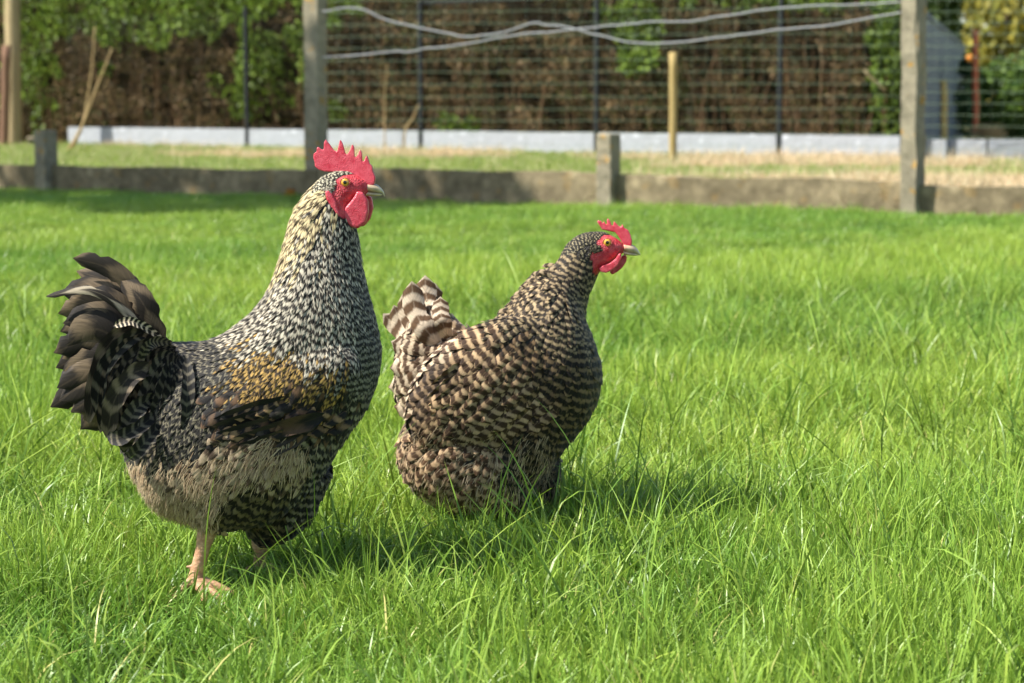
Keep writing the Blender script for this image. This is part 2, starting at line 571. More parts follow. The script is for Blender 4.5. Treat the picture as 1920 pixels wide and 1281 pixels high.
# ------------------------------------------------------------------ verge: stakes, rods, wires
def stake(name, u, v0, v1, wpx, mat, label, cat, group=None, n=10, lean=0.0, zg=ZV):
    b = on_ground(u, v1, zg)
    top = at(u + lean, v0, b.y)
    pts = [(b.x, b.y, zg - 0.15)] + [tuple(b.lerp(top, t) + Vector((rng.normal(0, 0.003), 0, 0))) for t in np.linspace(0, 1, 8)]
    o = link(name, tube_mesh(name, pts, wpx / 2 / FPX * b.y, n), mat)
    tag(o, label, cat, group)
    return b
S1 = stake('wooden_stake', 1262, 98, 307, 15, M['stake'], 'short round wooden stake holding the green wire mesh mid picture', 'stake')
stake('wooden_stake', 1770, 150, 303, 13, M['stake'], 'small wooden stake in front of the slate blue shed', 'stake')
stake('metal_rod', 1829, 56, 294, 11, M['rust'], 'thin rusty red metal rod standing beside the shed', 'rod')
# left pair of timber pieces
stake('timber_post', 26, -150, 275, 29, M['oldwood'], 'tall pale weathered timber post at the left edge', 'post', None, 12, -4)
stake('timber_board', 8, 85, 276, 19, M['redwood'], 'reddish brown board leaning beside the pale timber post', 'board', None, 4, 4)
p = on_ground(68, 274, ZV)
bm = bmesh.new(); box_bm(bm, (0, 0, 0.06), (0.26, 0.2, 0.16), 0.2, 0.015)
for v in bm.verts: v.co += Vector(rng.normal(0, 0.006, 3))
o = link('concrete_block', bm_mesh('block', bm), M['post'], None, False); o.location = p
tag(o, 'grey concrete block lying at the foot of the timber post', 'block')

# sagging grey cables strung between the tall posts
pA, pB = wall_at(600, 0.05), wall_at(1696, -0.02)
def cable(ctrl, label):
    P = []
    for (u, v) in ctrl:
        t = (u - 600) / (1696 - 600)
        # point on the fence line under this pixel column
        q = wall_at(u, 0.05)
        P.append(at(u, v, q.y))
    cp_ = curve_pts(P, 90); cp_[1:-1, 2] += np.convolve(rng.normal(0, 0.008, 88), np.ones(4) / 4, 'same')
    o = link('cable', tube_mesh('cable', cp_, 0.0056, 8), M['wire'])
    tag(o, label, 'cable', 'cables strung between the tall posts')
cable([(604, 22), (640, 16), (680, 18), (720, 36), (780, 52), (840, 64), (885, 68), (940, 60), (1000, 46), (1030, 45), (1075, 55), (1110, 63), (1160, 76), (1220, 82), (1280, 79), (1350, 70), (1450, 57), (1560, 45), (1640, 32), (1696, 22)],
      'grey sagging cable, the lower one where it meets the right post')
cable([(604, 108), (660, 104), (740, 98), (780, 95), (800, 90), (870, 85), (940, 72), (1000, 61), (1080, 54), (1160, 49), (1230, 41), (1300, 38), (1370, 27), (1450, 17), (1540, 11), (1620, 10), (1696, 4)],
      'grey sagging cable, the upper one where it meets the right post')

# green wire mesh between wall and hedge
def mesh_fence(u0, u1, Yf, vtop, dz, dx, rad, label, rows, sagamp):
    root = empty('wire_fence', (at(u0, 300, Yf(u0)).x, Yf(u0), ZV))
    tag(root, label, 'fence')
    zt = at(u0, vtop, Yf(u0)).z
    us = np.linspace(u0, u1, 24)
    base = np.array([[at(u, 300, Yf(u)).x, Yf(u)] for u in us])
    for r in range(rows):
        z = zt - r * dz
        if z < ZV: break
        pts = [(b[0], b[1], z + sagamp * math.sin(i * 0.9 + r * 1.7) + rng.normal(0, 0.003)) for i, b in enumerate(base)]
        link('wire', tube_mesh('wire', pts, rad, 5), M['green_wire'], root)
    L = np.linalg.norm(base[-1] - base[0]); n = int(L / dx)
    parts = []
    for i in range(n + 1):
        b = base[0] + (base[-1] - base[0]) * i / n
        parts.append(tube_arrays([(b[0] + rng.normal(0, 0.004), b[1], ZV - 0.02), (b[0], b[1], (zt + ZV) / 2), (b[0] + rng.normal(0, 0.004), b[1], zt)], rad * 0.26, 4))
    v, q, t = join_arrays(parts)
    o = link('vertical_wires', mesh_np('vw', v, [q, t]), M['green_wire'], root); tag(o, kind='stuff')
YS = S1.y
mesh_fence(612, 1700, lambda u: YS + 0.02 + (1262 - u) * 0.0012, 2, 0.132, 0.15, 0.0022, 'green wire mesh fence hung on the wooden stake before the brown hedge', 14, 0.004)
mesh_fence(1728, 2050, lambda u: YS + 0.4 - (u - 1728) * 0.001, 0, 0.125, 0.12, 0.0024, 'green wire mesh fence right of the lichen spotted post', 14, 0.004)

# ------------------------------------------------------------------ black panel fence with pale plinth in front of the hedge
def plinth_bottom(u): return 272 + (303 - 272) * (u - 100) / 1600.0
def FY(u):                                        # distance of that fence at pixel column u
    return on_ground(u, plinth_bottom(u), ZV).y
fp = lambda u: Vector((ray(u, 300).x / ray(u, 300).y * FY(u), FY(u), 0))
fence = empty('panel_fence', fp(960) + Vector((0, 0, ZV)))
tag(fence, 'black metal mesh panel fence on pale concrete plinths before the hedge', 'fence')
posts_u = [-330, -20, 130, 465, 790, 1118, 1460, 1692]
ph = 0.285
ZF = at(790, 8, FY(790)).z
zfix = Matrix.Translation(fence.location).inverted()
def add_box_child(name, p, q, z0, z1, dep, mat, parent, gap=0.0, bevel=0.0, off=0.0):
    c = (p + q) / 2; d = q - p
    bm = bmesh.new(); box_bm(bm, (0, 0, 0), (d.length - gap, dep, z1 - z0), 0, bevel)
    o = link(name, bm_mesh(name, bm), mat, None, False)
    rz = math.atan2(d.y, d.x)
    o.location = (c.x - math.sin(rz) * off, c.y + math.cos(rz) * off, (z0 + z1) / 2); o.rotation_euler.z = rz
    o.parent = parent; o.matrix_parent_inverse = Matrix.Translation(parent.location).inverted()
    return o
for i in range(2, len(posts_u) - 1):
    p, q = fp(posts_u[i]), fp(posts_u[i + 1])
    s0 = 0.10 if i == 2 else 0
    add_box_child('plinth_panel', p, q, ZV - 0.1, ZV + ph, 0.045, M['plinth'], fence, 0.02, 0.004)
    # welded wires of the panel, upper part
    parts = []
    d = q - p; n = int(d.length / 0.055)
    for j in range(1, n):
        b = p + d * j / n
        parts.append(tube_arrays([(b.x, b.y, ZV + ph), (b.x, b.y, ZF)], 0.0009, 4))
    for zz in np.arange(ZV + ph + 0.02, ZF, 0.2):
        parts.append(tube_arrays([(p.x, p.y, zz), (q.x, q.y, zz)], 0.0010, 4))
    v, qq, t = join_arrays(parts)
    o = link('mesh_panel', mesh_np('mesh_panel', v, [qq, t]), M['black'], fence); tag(o, kind='stuff')
    if i > 3: add_box_child('top_rail', p, q, ZF, ZF + 0.045, 0.03, M['black'], fence, 0.05)
for u in posts_u[3:]:
    p = fp(u)
    bm = bmesh.new(); box_bm(bm, (0, 0, 0), (0.06, 0.05, ZF - ZV + 0.12), 0, 0.005)
    o = link('post', bm_mesh('post', bm), M['black'], None, False)
    o.location = (p.x, p.y - 0.02, (ZF + ZV) / 2); o.rotation_euler.z = math.atan2(fp(900).y - fp(800).y, fp(900).x - fp(800).x)
    o.parent = fence; o.matrix_parent_inverse = zfix
# plinth run on the right, before the shed
pl = empty('low_plinth', on_ground(1800, 305, ZV)); tag(pl, 'pale low concrete edging right of the lichen spotted post', 'edging')
ys = on_ground(1800, 304, ZV).y
for (ua, ub) in ((1696, 1775), (1777, 1850), (1852, 2000)):
    pa, pb = at(ua, 300, ys + 0.1), at(ub, 300, ys - 0.1)
    pa.z = pb.z = 0
    add_box_child('plinth_panel', pa, pb, ZV - 0.1, ZV + 0.25, 0.045, M['plinth'], pl, 0.01, 0.004)

# ------------------------------------------------------------------ leaves
def leaf_cloud(P, size, cols, rng, droop=0.3, aspect=0.55, orient=None):
    """a folded 4-vertex leaf at every point"""
    n = len(P)
    d = rng.normal(size=(n, 3)); d[:, 2] -= droop
    if orient is not None: d = d * 0.6 + orient
    d /= np.linalg.norm(d, axis=1)[:, None]
    e = rng.normal(size=(n, 3)); e -= (e * d).sum(1)[:, None] * d
    e /= np.linalg.norm(e, axis=1)[:, None]
    nn = np.cross(d, e)
    s = (size * rng.uniform(0.6, 1.4, n))[:, None]
    V = np.stack([P, P + d * s * 0.55 + e * s * aspect * 0.5 + nn * s * 0.08, P + d * s, P + d * s * 0.5 - e * s * aspect * 0.5 + nn * s * 0.08], 1).reshape(-1, 3)
    i = np.arange(n)[:, None] * 4
    F = np.concatenate([i + np.array([[0, 1, 2]]), i + np.array([[0, 2, 3]])])
    me = mesh_np('leaves', V, F)
    c = np.repeat(np.concatenate([cols, np.ones((n, 1))], 1), 4, 0)
    attr(me, 'lc', 'FLOAT_COLOR', c)
    return me

def vnoise(P, scale, seed=0):
    """cheap smooth value noise in 0..1 for arrays of points"""
    r = np.random.default_rng(seed)
    out = np.zeros(len(P))
    for k in range(7):
        w = r.normal(size=P.shape[1]) * scale; ph_ = r.uniform(0, 6.28)
        out += np.sin(P @ w + ph_)
    return 0.5 + 0.5 * np.tanh(out / 2.6)

# brown hedge behind the black fence
hedge = empty('hedge', fp(800) + Vector((0, 0.8, ZV)))
tag(hedge, 'tall brown bare-stemmed hedge behind the black fence', 'hedge')
N = 90000
u = rng.uniform(-160, 1715, N); vv = rng.uniform(-160, 272, N)
dep = np.abs(rng.normal(0, 0.35, N)) + 0.25
pts = np.empty((N, 3)); 
FYa = np.array([FY(x) for x in np.linspace(-100, 1800, 40)])
yy = np.interp(u, np.linspace(-100, 1800, 40), FYa) + dep + np.clip((112 - u) / 8, 0, 1) * 0.45
dx = (u - 960) / FPX
pts[:, 0] = dx * yy; pts[:, 1] = yy
cp, sp = math.cos(PITCH), math.sin(PITCH)
zr = -(vv - 640.5) / FPX
pts[:, 2] = CAM_H + (-sp + zr * cp) / (cp + zr * sp) * yy
def green_field(u, v):
    g = np.zeros_like(u)
    for (cx, cy, rx, ry, w) in ((300, 0, 350, 82, 1.25), (70, 130, 80, 150, 0.9), (430, 150, 60, 90, 0.6), (500, 110, 80, 110, 1.0), (555, 70, 45, 60, 0.9), (1180, 40, 75, 90, 1.0), (640, 215, 40, 40, 0.7), (860, 232, 60, 22, 0.8), (1660, 150, 50, 170, 1.1), (1420, 0, 260, 28, 0.8), (840, -30, 250, 30, 0.8), (215, 130, 30, 24, 0.7), (1330, 170, 25, 70, 0.4), (1640, 215, 45, 40, 0.9)):
        g = np.maximum(g, w * np.exp(-(((u - cx) / rx) ** 2 + ((v - cy) / ry) ** 2) * 1.1))
    return g
gf = green_field(u, vv) + (vnoise(np.stack([u, vv], 1), 0.035, 3) - 0.5) * 0.55
isg = gf > 0.5
nz = vnoise(pts, 5.0, 5)[:, None]; rr = rng.uniform(0, 1, (N, 1))
brown = np.array(lin(74, 62, 40)) * (1 - rr ** 2) + np.array(lin(182, 152, 108)) * rr ** 2
brown = brown * (0.45 + 1.1 * nz)
olive = rng.uniform(0, 1, N) < 0.14 + 0.25 * (vnoise(pts, 2.5, 33) > 0.62)
brown[olive] = np.array(lin(96, 104, 48)) * rng.uniform(0.5, 1.2, (olive.sum(), 1))
green = np.array(lin(58, 84, 28)) * (1 - rr) + np.array(lin(146, 172, 64)) * rr
green = green * (0.5 + 0.7 * nz)
hole = (vnoise(pts, 6.5, 9) > 0.34)
kb = (~isg) & hole
kg = isg & (vnoise(pts, 5.0, 12) > 0.25)
o = link('dead_foliage', leaf_cloud(pts[kb], 0.085, brown[kb], rng, 0.4, 0.16), M['leaf'], hedge, False); tag(o, kind='stuff')
gp = pts[kg].copy(); gp[:, 1] -= 0.12
o = link('foliage', leaf_cloud(gp, 0.070, green[kg], rng, 0.5, 0.6), M['leaf'], hedge, False); tag(o, kind='stuff')
# stems of the hedge
parts = []
for i in range(140):
    uu = rng.uniform(70, 1700); yb = FY(uu) + rng.uniform(0.3, 0.9)
    b = at(uu, 270, yb); b.z = ZV
    h = rng.uniform(0.8, 2.4)
    ctrl = [(b.x, b.y, b.z), (b.x + rng.normal(0, 0.05), b.y, b.z + h * 0.4), (b.x + rng.normal(0, 0.14), b.y + rng.normal(0, 0.1), b.z + h)]
    parts.append(tube_arrays(curve_pts(ctrl, 6), np.linspace(rng.uniform(0.008, 0.02), 0.003, 6), 5))
v, q, t = join_arrays(parts)
o = link('stems', mesh_np('stems', v, [q, t]), mat_wood('hedge_stem', lin(84, 64, 44), lin(138, 108, 76)), hedge); tag(o, kind='stuff')
# dark depth of the hedge: a rough thick inner mass, coloured near black to stand in for shade
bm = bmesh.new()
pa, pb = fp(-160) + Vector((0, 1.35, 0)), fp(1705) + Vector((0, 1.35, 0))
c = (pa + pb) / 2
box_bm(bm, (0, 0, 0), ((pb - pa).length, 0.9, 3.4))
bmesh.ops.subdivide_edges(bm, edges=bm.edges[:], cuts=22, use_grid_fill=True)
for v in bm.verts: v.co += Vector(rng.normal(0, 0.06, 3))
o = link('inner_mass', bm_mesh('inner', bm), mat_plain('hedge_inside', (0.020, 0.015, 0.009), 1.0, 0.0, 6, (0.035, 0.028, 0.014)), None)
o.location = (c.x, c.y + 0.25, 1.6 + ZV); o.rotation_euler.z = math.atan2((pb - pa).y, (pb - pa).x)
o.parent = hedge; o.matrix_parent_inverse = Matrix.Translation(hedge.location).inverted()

# pale dry saplings on the left
def sapling(name, ctrl, r0, label, cat='sapling', group=None, mat=None, Y=None):
    b = on_ground(*ctrl[0], ZV); Y = Y or b.y
    P = [at(x, y, Y) for x, y in ctrl]; P[0] = b if Y == b.y else P[0]
    o = link(name, tube_mesh(name, curve_pts(P, 14), np.linspace(r0, r0 * 0.45, 14), 6), mat or M['straw'])
    tag(o, label, cat, group)
sapling('dry_sapling', [(132, 285), (155, 235), (168, 160), (174, 110), (178, 50)], 0.018, 'thin bare upright stem behind the short post on the left', 'stem')
sapling('dry_sapling', [(125, 287), (152, 240), (175, 180), (195, 130), (210, 90)], 0.020, 'thin bare stem leaning right behind the short post on the left', 'stem')
sapling('dry_stalk', [(757, 290), (760, 245), (775, 220), (785, 195)], 0.014, 'pale dry stalk in front of the plinth right of the rooster', 'stem')
sapling('dry_stalk', [(722, 285), (721, 220), (722, 170), (726, 120)], 0.012, 'tall dry upright stalk right of the rooster comb', 'stem')
sapling('dry_stalk', [(648, 280), (650, 200), (648, 130), (655, 85)], 0.013, 'dry upright stalk just right of the concrete post', 'stem')
sapling('fallen_branch', [(1735, 322), (1752, 318), (1775, 325), (1795, 333)], 0.035, 'pale broken branch lying right behind the wall at the lichen spotted post', 'branch', None, M['oldwood'])
sapling('hanging_branch', [(1622, 132), (1632, 145), (1645, 156), (1660, 172)], 0.022, 'pale broken twig caught in the hedge right of centre', 'branch', None, M['oldwood'], FY(1640) + 0.1)

# ------------------------------------------------------------------ shed, trees and shrubs on the right
YSH = FY(1700) - 0.3
s0 = at(1722, 262, YSH); s1d = YSH * 1.62
s1 = at(1803, 262, s1d)
s0.z = s1.z = 0
shed = empty('shed', s0 + Vector((0, 0, ZV))); tag(shed, 'slate blue sheet metal shed side receding behind the lichen spotted post', 'shed')
zs0 = at(1725, 28, YSH).z
nb = 7
for i in range(nb):
    a = s0.lerp(s1, i / nb); b = s0.lerp(s1, (i + 1) / nb)
    add_box_child('panel', a, b, ZV - 0.05, zs0, 0.05 + 0.006 * (i % 2), M['shed'], shed, 0.012, 0.003)
add_box_child('top_rail', s0, s1, zs0 + 0.002, zs0 + 0.05, 0.09, M['shed'], shed)
d = (s1 - s0); nrm = Vector((-d.y, d.x, 0)).normalized()
add_box_child('back_wall', s0 + Vector((0.1, 0, 0)) + Vector((2.5, 0, 0)), s1 + Vector((2.5, 0, 0)), ZV - 0.05, zs0 - 0.1, 0.05, M['shed'], shed) if False else None
pp = s0.lerp(s1, 0.10); hz = at(1735, 165, pp.y).z
bm = bmesh.new(); box_bm(bm, (0, 0, 0), (0.10, 0.06, 0.05), 0, 0.01); box_bm(bm, (0.03, -0.05, -0.03), (0.03, 0.06, 0.12), 0, 0.008)
o = link('handle', bm_mesh('handle', bm), M['black'], None, False)
o.location = (pp.x - 0.06, pp.y - 0.07, hz); o.parent = shed; o.matrix_parent_inverse = Matrix.Translation(shed.location).inverted()

def crown_points(blobs, n, rng, hollow=0.55):
    out = []
    w = np.array([b[3] * b[4] * b[5] for b in blobs]) ** 0.67; w /= w.sum()
    for b, k in zip(blobs, rng.multinomial(n, w)):
        d = rng.normal(size=(k, 3)); d /= np.linalg.norm(d, axis=1)[:, None]
        r = hollow + (1.1 - hollow) * rng.uniform(0, 1, k) ** 0.6
        p = np.array(b[:3]) + d * r[:, None] * np.array(b[3:6])
        out.append(p)
    return np.concatenate(out)
def tree(name, base, blobs, n, size, c0, c1, label, cat='tree', trunk_r=0.12, seed=1, gap=0.4, group=None, aspect=0.6):
    r = np.random.default_rng(seed)
    root = empty(name, base); tag(root, label, cat, group)
    P = crown_points(blobs, n, r)
    keep = vnoise(P, 2.2 / max(0.3, blobs[0][3] * 0.5), seed) > gap
    P = P[keep]; k = len(P)
    t = r.uniform(0, 1, (k, 1)); m = vnoise(P, 3.0, seed + 1)[:, None]
    col = (np.array(c0) * (1 - t) + np.array(c1) * t) * (0.6 + 0.6 * m)
    o = link('crown', leaf_cloud(P, size, col, r, 0.4, aspect), M['leaf'], root, False); tag(o, kind='stuff')
    parts = []
    top = max(b[2] for b in blobs)
    ctrl = [base, (base[0] + 0.05, base[1], base[2] + (top - base[2]) * 0.5), (blobs[0][0], blobs[0][1], top)]
    parts.append(tube_arrays(curve_pts(ctrl, 8), np.linspace(trunk_r, trunk_r * 0.3, 8), 9))
    for b in blobs:
        m0 = np.array(ctrl[1]) * 0.6 + np.array(ctrl[2]) * 0.4
        m0[2] = min(m0[2], b[2])
        e = np.array(b[:3]) + r.normal(0, 0.2, 3) * np.array(b[3:6])
        parts.append(tube_arrays(curve_pts([m0, (m0 + e) / 2 + r.normal(0, 0.08, 3), e], 6), np.linspace(trunk_r * 0.4, trunk_r * 0.1, 6), 6))
    v, q, tt = join_arrays(parts)
    link('trunk', mesh_np('trunk', v, [q, tt]), M['bark'], root)
    return root
YT = 46.0
b = at(1880, 240, YT); 
def bl(u, v, Y, ru, rv, rd): 
    p = at(u, v, Y); k = Y / FPX
    return (p.x, p.y, p.z, ru * k, rd, rv * k)
tree('autumn_tree', (b.x, YT, ZV), [bl(1885, 60, YT, 85, 80, 1.2), bl(1830, 120, YT, 45, 60, 0.8), bl(1950, 90, YT, 80, 90, 1.0), bl(1860, 0, YT, 70, 40, 0.8), bl(1850, 200, YT, 60, 60, 0.8), bl(1930, 190, YT, 80, 60, 0.9)], 5200, 0.26,
     lin(104, 110, 40), lin(190, 176, 78), 'yellowing tree with sky showing through at the top right corner', trunk_r=0.14, seed=21, gap=0.36)
yb = 40.0
b = at(1755, 240, yb)
tree('conifer', (b.x, yb, ZV), [bl(1752, 20, yb, 38, 80, 0.8), bl(1765, -60, yb, 36, 80, 0.8), bl(1745, 120, yb, 50, 90, 0.8)], 5200, 0.2, lin(40, 62, 26), lin(84, 104, 40), 'dark green conifer rising above the slate blue shed', trunk_r=0.1, seed=31, gap=0.15)
yb = 33.0
for i, (uu, vv_, ru, rv, c0, c1, lab) in enumerate((
        (1880, 190, 60, 75, lin(52, 78, 30), lin(104, 128, 52), 'green shrub behind the wire mesh at the right edge'),
        (1960, 170, 50, 90, lin(60, 86, 34), lin(112, 134, 60), 'green shrub just outside the right edge of the mesh'))):
    b = at(uu, 255, yb)
    tree('shrub', (b.x, yb + i * 0.3, ZV), [bl(uu, vv_, yb, ru, rv, 0.7), bl(uu - 25, vv_ + 40, yb, ru * 0.6, rv * 0.5, 0.5), bl(uu + 25, vv_ + 35, yb, ru * 0.6, rv * 0.5, 0.5)], 4200, 0.12, c0, c1, lab, 'shrub', 0.04, 41 + i, 0.2)
yb = 27.0
b = at(1815, 258, yb)
r_ = tree('slim_shrub', (b.x, yb, ZV), [bl(1814, 185, yb, 17, 70, 0.16), bl(1816, 130, yb, 12, 26, 0.1)], 1800, 0.075, lin(40, 72, 40), lin(86, 116, 66), 'slim dark green shrub with one orange bloom between shed and rusty rod', 'shrub', 0.02, 51, 0.1)
bm = bmesh.new(); bmesh.ops.create_icosphere(bm, subdivisions=2, radius=0.065)
for v in bm.verts: v.co *= 1 + 0.12 * math.sin(9 * math.atan2(v.co.y, v.co.x)); v.co.z *= 0.8
o = link('bloom', bm_mesh('bloom', bm), M['orange'], None); o.location = at(1818, 110, yb - 0.1); o.parent = r_; o.matrix_parent_inverse = Matrix.Translation(r_.location).inverted()
# tree outside the picture on the left whose shade lies on the wall's left half
tree('shade_tree', (-9.0, 14.2, 0), [(-8.2, 13.7, 6.2, 1.6, 1.5, 1.4), (-6.6, 12.8, 6.2, 1.35, 1.3, 1.2), (-9.8, 14.6, 6.4, 1.5, 1.5, 1.3), (-7.4, 13.0, 7.2, 1.4, 1.3, 1.0)], 15000, 0.2,
     lin(60, 86, 30), lin(110, 130, 50), 'broad leafy tree left of the lawn shading the wall', trunk_r=0.2, seed=61, gap=0.45)

# ------------------------------------------------------------------ grass (geometry-node instances of tufts)
def tuft(name, nb, rad, h0, h1, w, lean, curl, seed, mat, segs=4):
    r = np.random.default_rng(seed)
    V, F, BT, BR = [], [], [], []
    for i in range(nb):
        a = r.uniform(0, 6.283); d = rad * math.sqrt(r.uniform())
        x0, y0 = d * math.cos(a), d * math.sin(a)
        L = r.uniform(h0, h1) if r.uniform() > 0.12 else r.uniform(h1, h1 * 1.5)
        th = a + r.normal(0, 1.0)
        ln = abs(r.normal(0, lean)) ; cu = abs(r.normal(0, curl))
        ww = w * r.uniform(0.6, 1.25)
        fa = r.uniform(0, 3.1416)
        dirx, diry = math.cos(th), math.sin(th)
        sx, sy = math.cos(fa), math.sin(fa)
        br = r.uniform()
        o = len(V); x, y, z = x0, y0, -0.004
        ang = ln
        for s in range(segs + 1):
            t = s / segs
            if s == segs:
                V.append((x, y, z)); BT.append(1.0); BR.append(br)
            else:
                k = ww * (1 - t ** 2.2) * 0.5 * (0.75 + 0.5 * min(1, t * 3))
                V.append((x + sx * k, y + sy * k, z)); V.append((x - sx * k, y - sy * k, z)); BT += [t, t]; BR += [br, br]
            st = L / segs
            x += dirx * math.sin(ang) * st; y += diry * math.sin(ang) * st; z += math.cos(ang) * st
            ang += cu / segs * (0.6 + t)
        for s in range(segs - 1):
            b = o + 2 * s
            F.append((b, b + 1, b + 3)); F.append((b, b + 3, b + 2))
        b = o + 2 * (segs - 1)
        F.append((b, b + 1, b + 2))
    me = mesh_np(name, np.array(V), np.array(F))
    attr(me, 'bt', 'FLOAT', BT); attr(me, 'br', 'FLOAT', BR)
    me.materials.append(mat)
    me.polygons.foreach_set('use_smooth', [True] * len(me.polygons))
    return bpy.data.objects.new(name, me)

def instancer(name, coll_objs, P, rot, scale, idx, tint, parent=None):
    coll = bpy.data.collections.new(name + '_source')
    for i, o in enumerate(coll_objs):
        o.name = '%s_%02d' % (name, i); coll.objects.link(o)
    me = bpy.data.meshes.new(name)
    me.vertices.add(len(P)); me.vertices.foreach_set('co', np.asarray(P, np.float32).ravel())
    attr(me, 'irot', 'FLOAT_VECTOR', rot); attr(me, 'iscl', 'FLOAT_VECTOR', scale); attr(me, 'idx', 'INT', idx); attr(me, 'tint', 'FLOAT', tint)
    ob = bpy.data.objects.new(name, me); C.objects.link(ob)
    ng = bpy.data.node_groups.new(name, 'GeometryNodeTree')
    ng.interface.new_socket('Geometry', in_out='INPUT', socket_type='NodeSocketGeometry')
    ng.interface.new_socket('Geometry', in_out='OUTPUT', socket_type='NodeSocketGeometry')
    n = ng.nodes
    gi = n.new('NodeGroupInput'); go = n.new('NodeGroupOutput')
    ci = n.new('GeometryNodeCollectionInfo'); ci.inputs[0].default_value = coll
    ci.inputs['Separate Children'].default_value = True; ci.inputs['Reset Children'].default_value = True
    ip = n.new('GeometryNodeInstanceOnPoints'); ip.inputs['Pick Instance'].default_value = True
    def na(nm, ty):
        x = n.new('GeometryNodeInputNamedAttribute'); x.data_type = ty; x.inputs[0].default_value = nm
        return x.outputs[0]
    L = ng.links.new
    L(gi.outputs[0], ip.inputs['Points']); L(ci.outputs[0], ip.inputs['Instance'])
    L(na('idx', 'INT'), ip.inputs['Instance Index'])
    e2r = n.new('FunctionNodeEulerToRotation'); L(na('irot', 'FLOAT_VECTOR'), e2r.inputs[0])
    L(e2r.outputs[0], ip.inputs['Rotation']); L(na('iscl', 'FLOAT_VECTOR'), ip.inputs['Scale'])
    L(ip.outputs[0], go.inputs[0])
    m = ob.modifiers.new('tufts', 'NODES'); m.node_group = ng
    return ob

NV = 14
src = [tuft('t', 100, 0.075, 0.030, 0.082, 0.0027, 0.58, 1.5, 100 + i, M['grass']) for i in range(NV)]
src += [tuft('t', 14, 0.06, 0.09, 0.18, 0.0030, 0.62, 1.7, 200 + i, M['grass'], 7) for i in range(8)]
def lawn_points(y0, y1, dens, margin):
    A = 0.5 * ((y1 + y0) * 0.257 * 2 + 4 * margin) * (y1 - y0)
    n = int(A * dens * 1.3)
    y = rng.uniform(y0, y1, n * 2); x = rng.uniform(-1, 1, n * 2) * (0.257 * y1 + margin)
    k = np.abs(x) < 0.257 * y + margin
    s = n / max(1, k.sum())
    x, y = x[k], y[k]
    if s < 1: x, y = x[:n], y[:n]
    # in front of the wall only
    side = (x - wl.x) * wnor.x + (y - wl.y) * wnor.y
    k = side < -0.03
    return x[k], y[k]
xs, ys_, dn = [], [], []
for (ya, yb_, de) in ((2.0, 5.0, 470), (5.0, 9.0, 260), (9.0, 24.0, 160)):
    x, y = lawn_points(ya, yb_, de, 0.9); xs.append(x); ys_.append(y)
x = np.concatenate(xs); y = np.concatenate(ys_)
P2 = np.stack([x, y], 1)
hn = vnoise(P2, 3.2, 71); hn2 = vnoise(P2, 9.0, 72); hb = vnoise(P2, 1.1, 73)
fr = on_ground(360, 1135); fh = on_ground(985, 1010)
short = np.exp(-(((x - fr.x - 0.02) / 0.20) ** 2 + ((y - fr.y + 0.02) / 0.22) ** 2))
long_ = np.exp(-(((x - 0.10) / 0.55) ** 2 + ((y - fh.y + 0.05) / 0.6) ** 2))
hs = 0.48 + 0.72 * hn + 0.35 * hn2 + 0.30 * long_
hs *= 1 - 0.22 * short
ff0 = on_ground(470, 1098); hs *= 1 - 0.35 * np.exp(-(((x - ff0.x) / 0.10) ** 2 + ((y - ff0.y + 0.08) / 0.14) ** 2))
hs *= np.interp(y, [5, 11], [1, 0.72])
n = len(x)
tint = np.clip(0.12 + 0.75 * hb + 0.5 * (hn2 - 0.5) + rng.normal(0, 0.10, n), 0, 1)
rot = np.stack([rng.normal(0, 0.10, n), rng.normal(0, 0.10, n), rng.uniform(0, 6.28, n)], 1)
scl = np.stack([rng.uniform(0.85, 1.2, n)] * 2 + [hs * rng.uniform(0.85, 1.2, n)], 1)
idx = rng.integers(0, NV, n)
# long tufts
x2, y2 = lawn_points(2.0, 7.5, 230, 0.6)
P3 = np.stack([x2, y2], 1)
pr = 0.20 + 0.9 * np.clip(vnoise(P3, 4.0, 81) - 0.42, 0, 1) + 0.5 * np.exp(-(((x2 - 0.2) / 0.6) ** 2 + ((y2 - fh.y + 0.05) / 0.7) ** 2))
sh2 = np.exp(-(((x2 - fr.x) / 0.22) ** 2 + ((y2 - fr.y + 0.10) / 0.28) ** 2))
k = rng.uniform(0, 1, len(x2)) < pr * (1 - 0.85 * np.clip(sh2 * 1.3, 0, 1))
x2, y2 = x2[k], y2[k]; m = len(x2)
P = np.zeros((n + m, 3)); P[:n, 0] = x; P[:n, 1] = y; P[n:, 0] = x2; P[n:, 1] = y2
rot = np.vstack([rot, np.stack([rng.normal(0, 0.15, m), rng.normal(0, 0.15, m), rng.uniform(0, 6.28, m)], 1)])
s2 = rng.uniform(0.65, 1.3, m)
scl = np.vstack([scl, np.stack([s2, s2, s2], 1)])
idx = np.concatenate([idx, NV + rng.integers(0, 8, m)])
tint = np.concatenate([tint, np.clip(rng.normal(0.5, 0.25, m), 0, 1)])
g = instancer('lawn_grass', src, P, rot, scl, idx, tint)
tag(g, 'lush bright green lawn grass under and around the two birds', 'grass', kind='stuff')

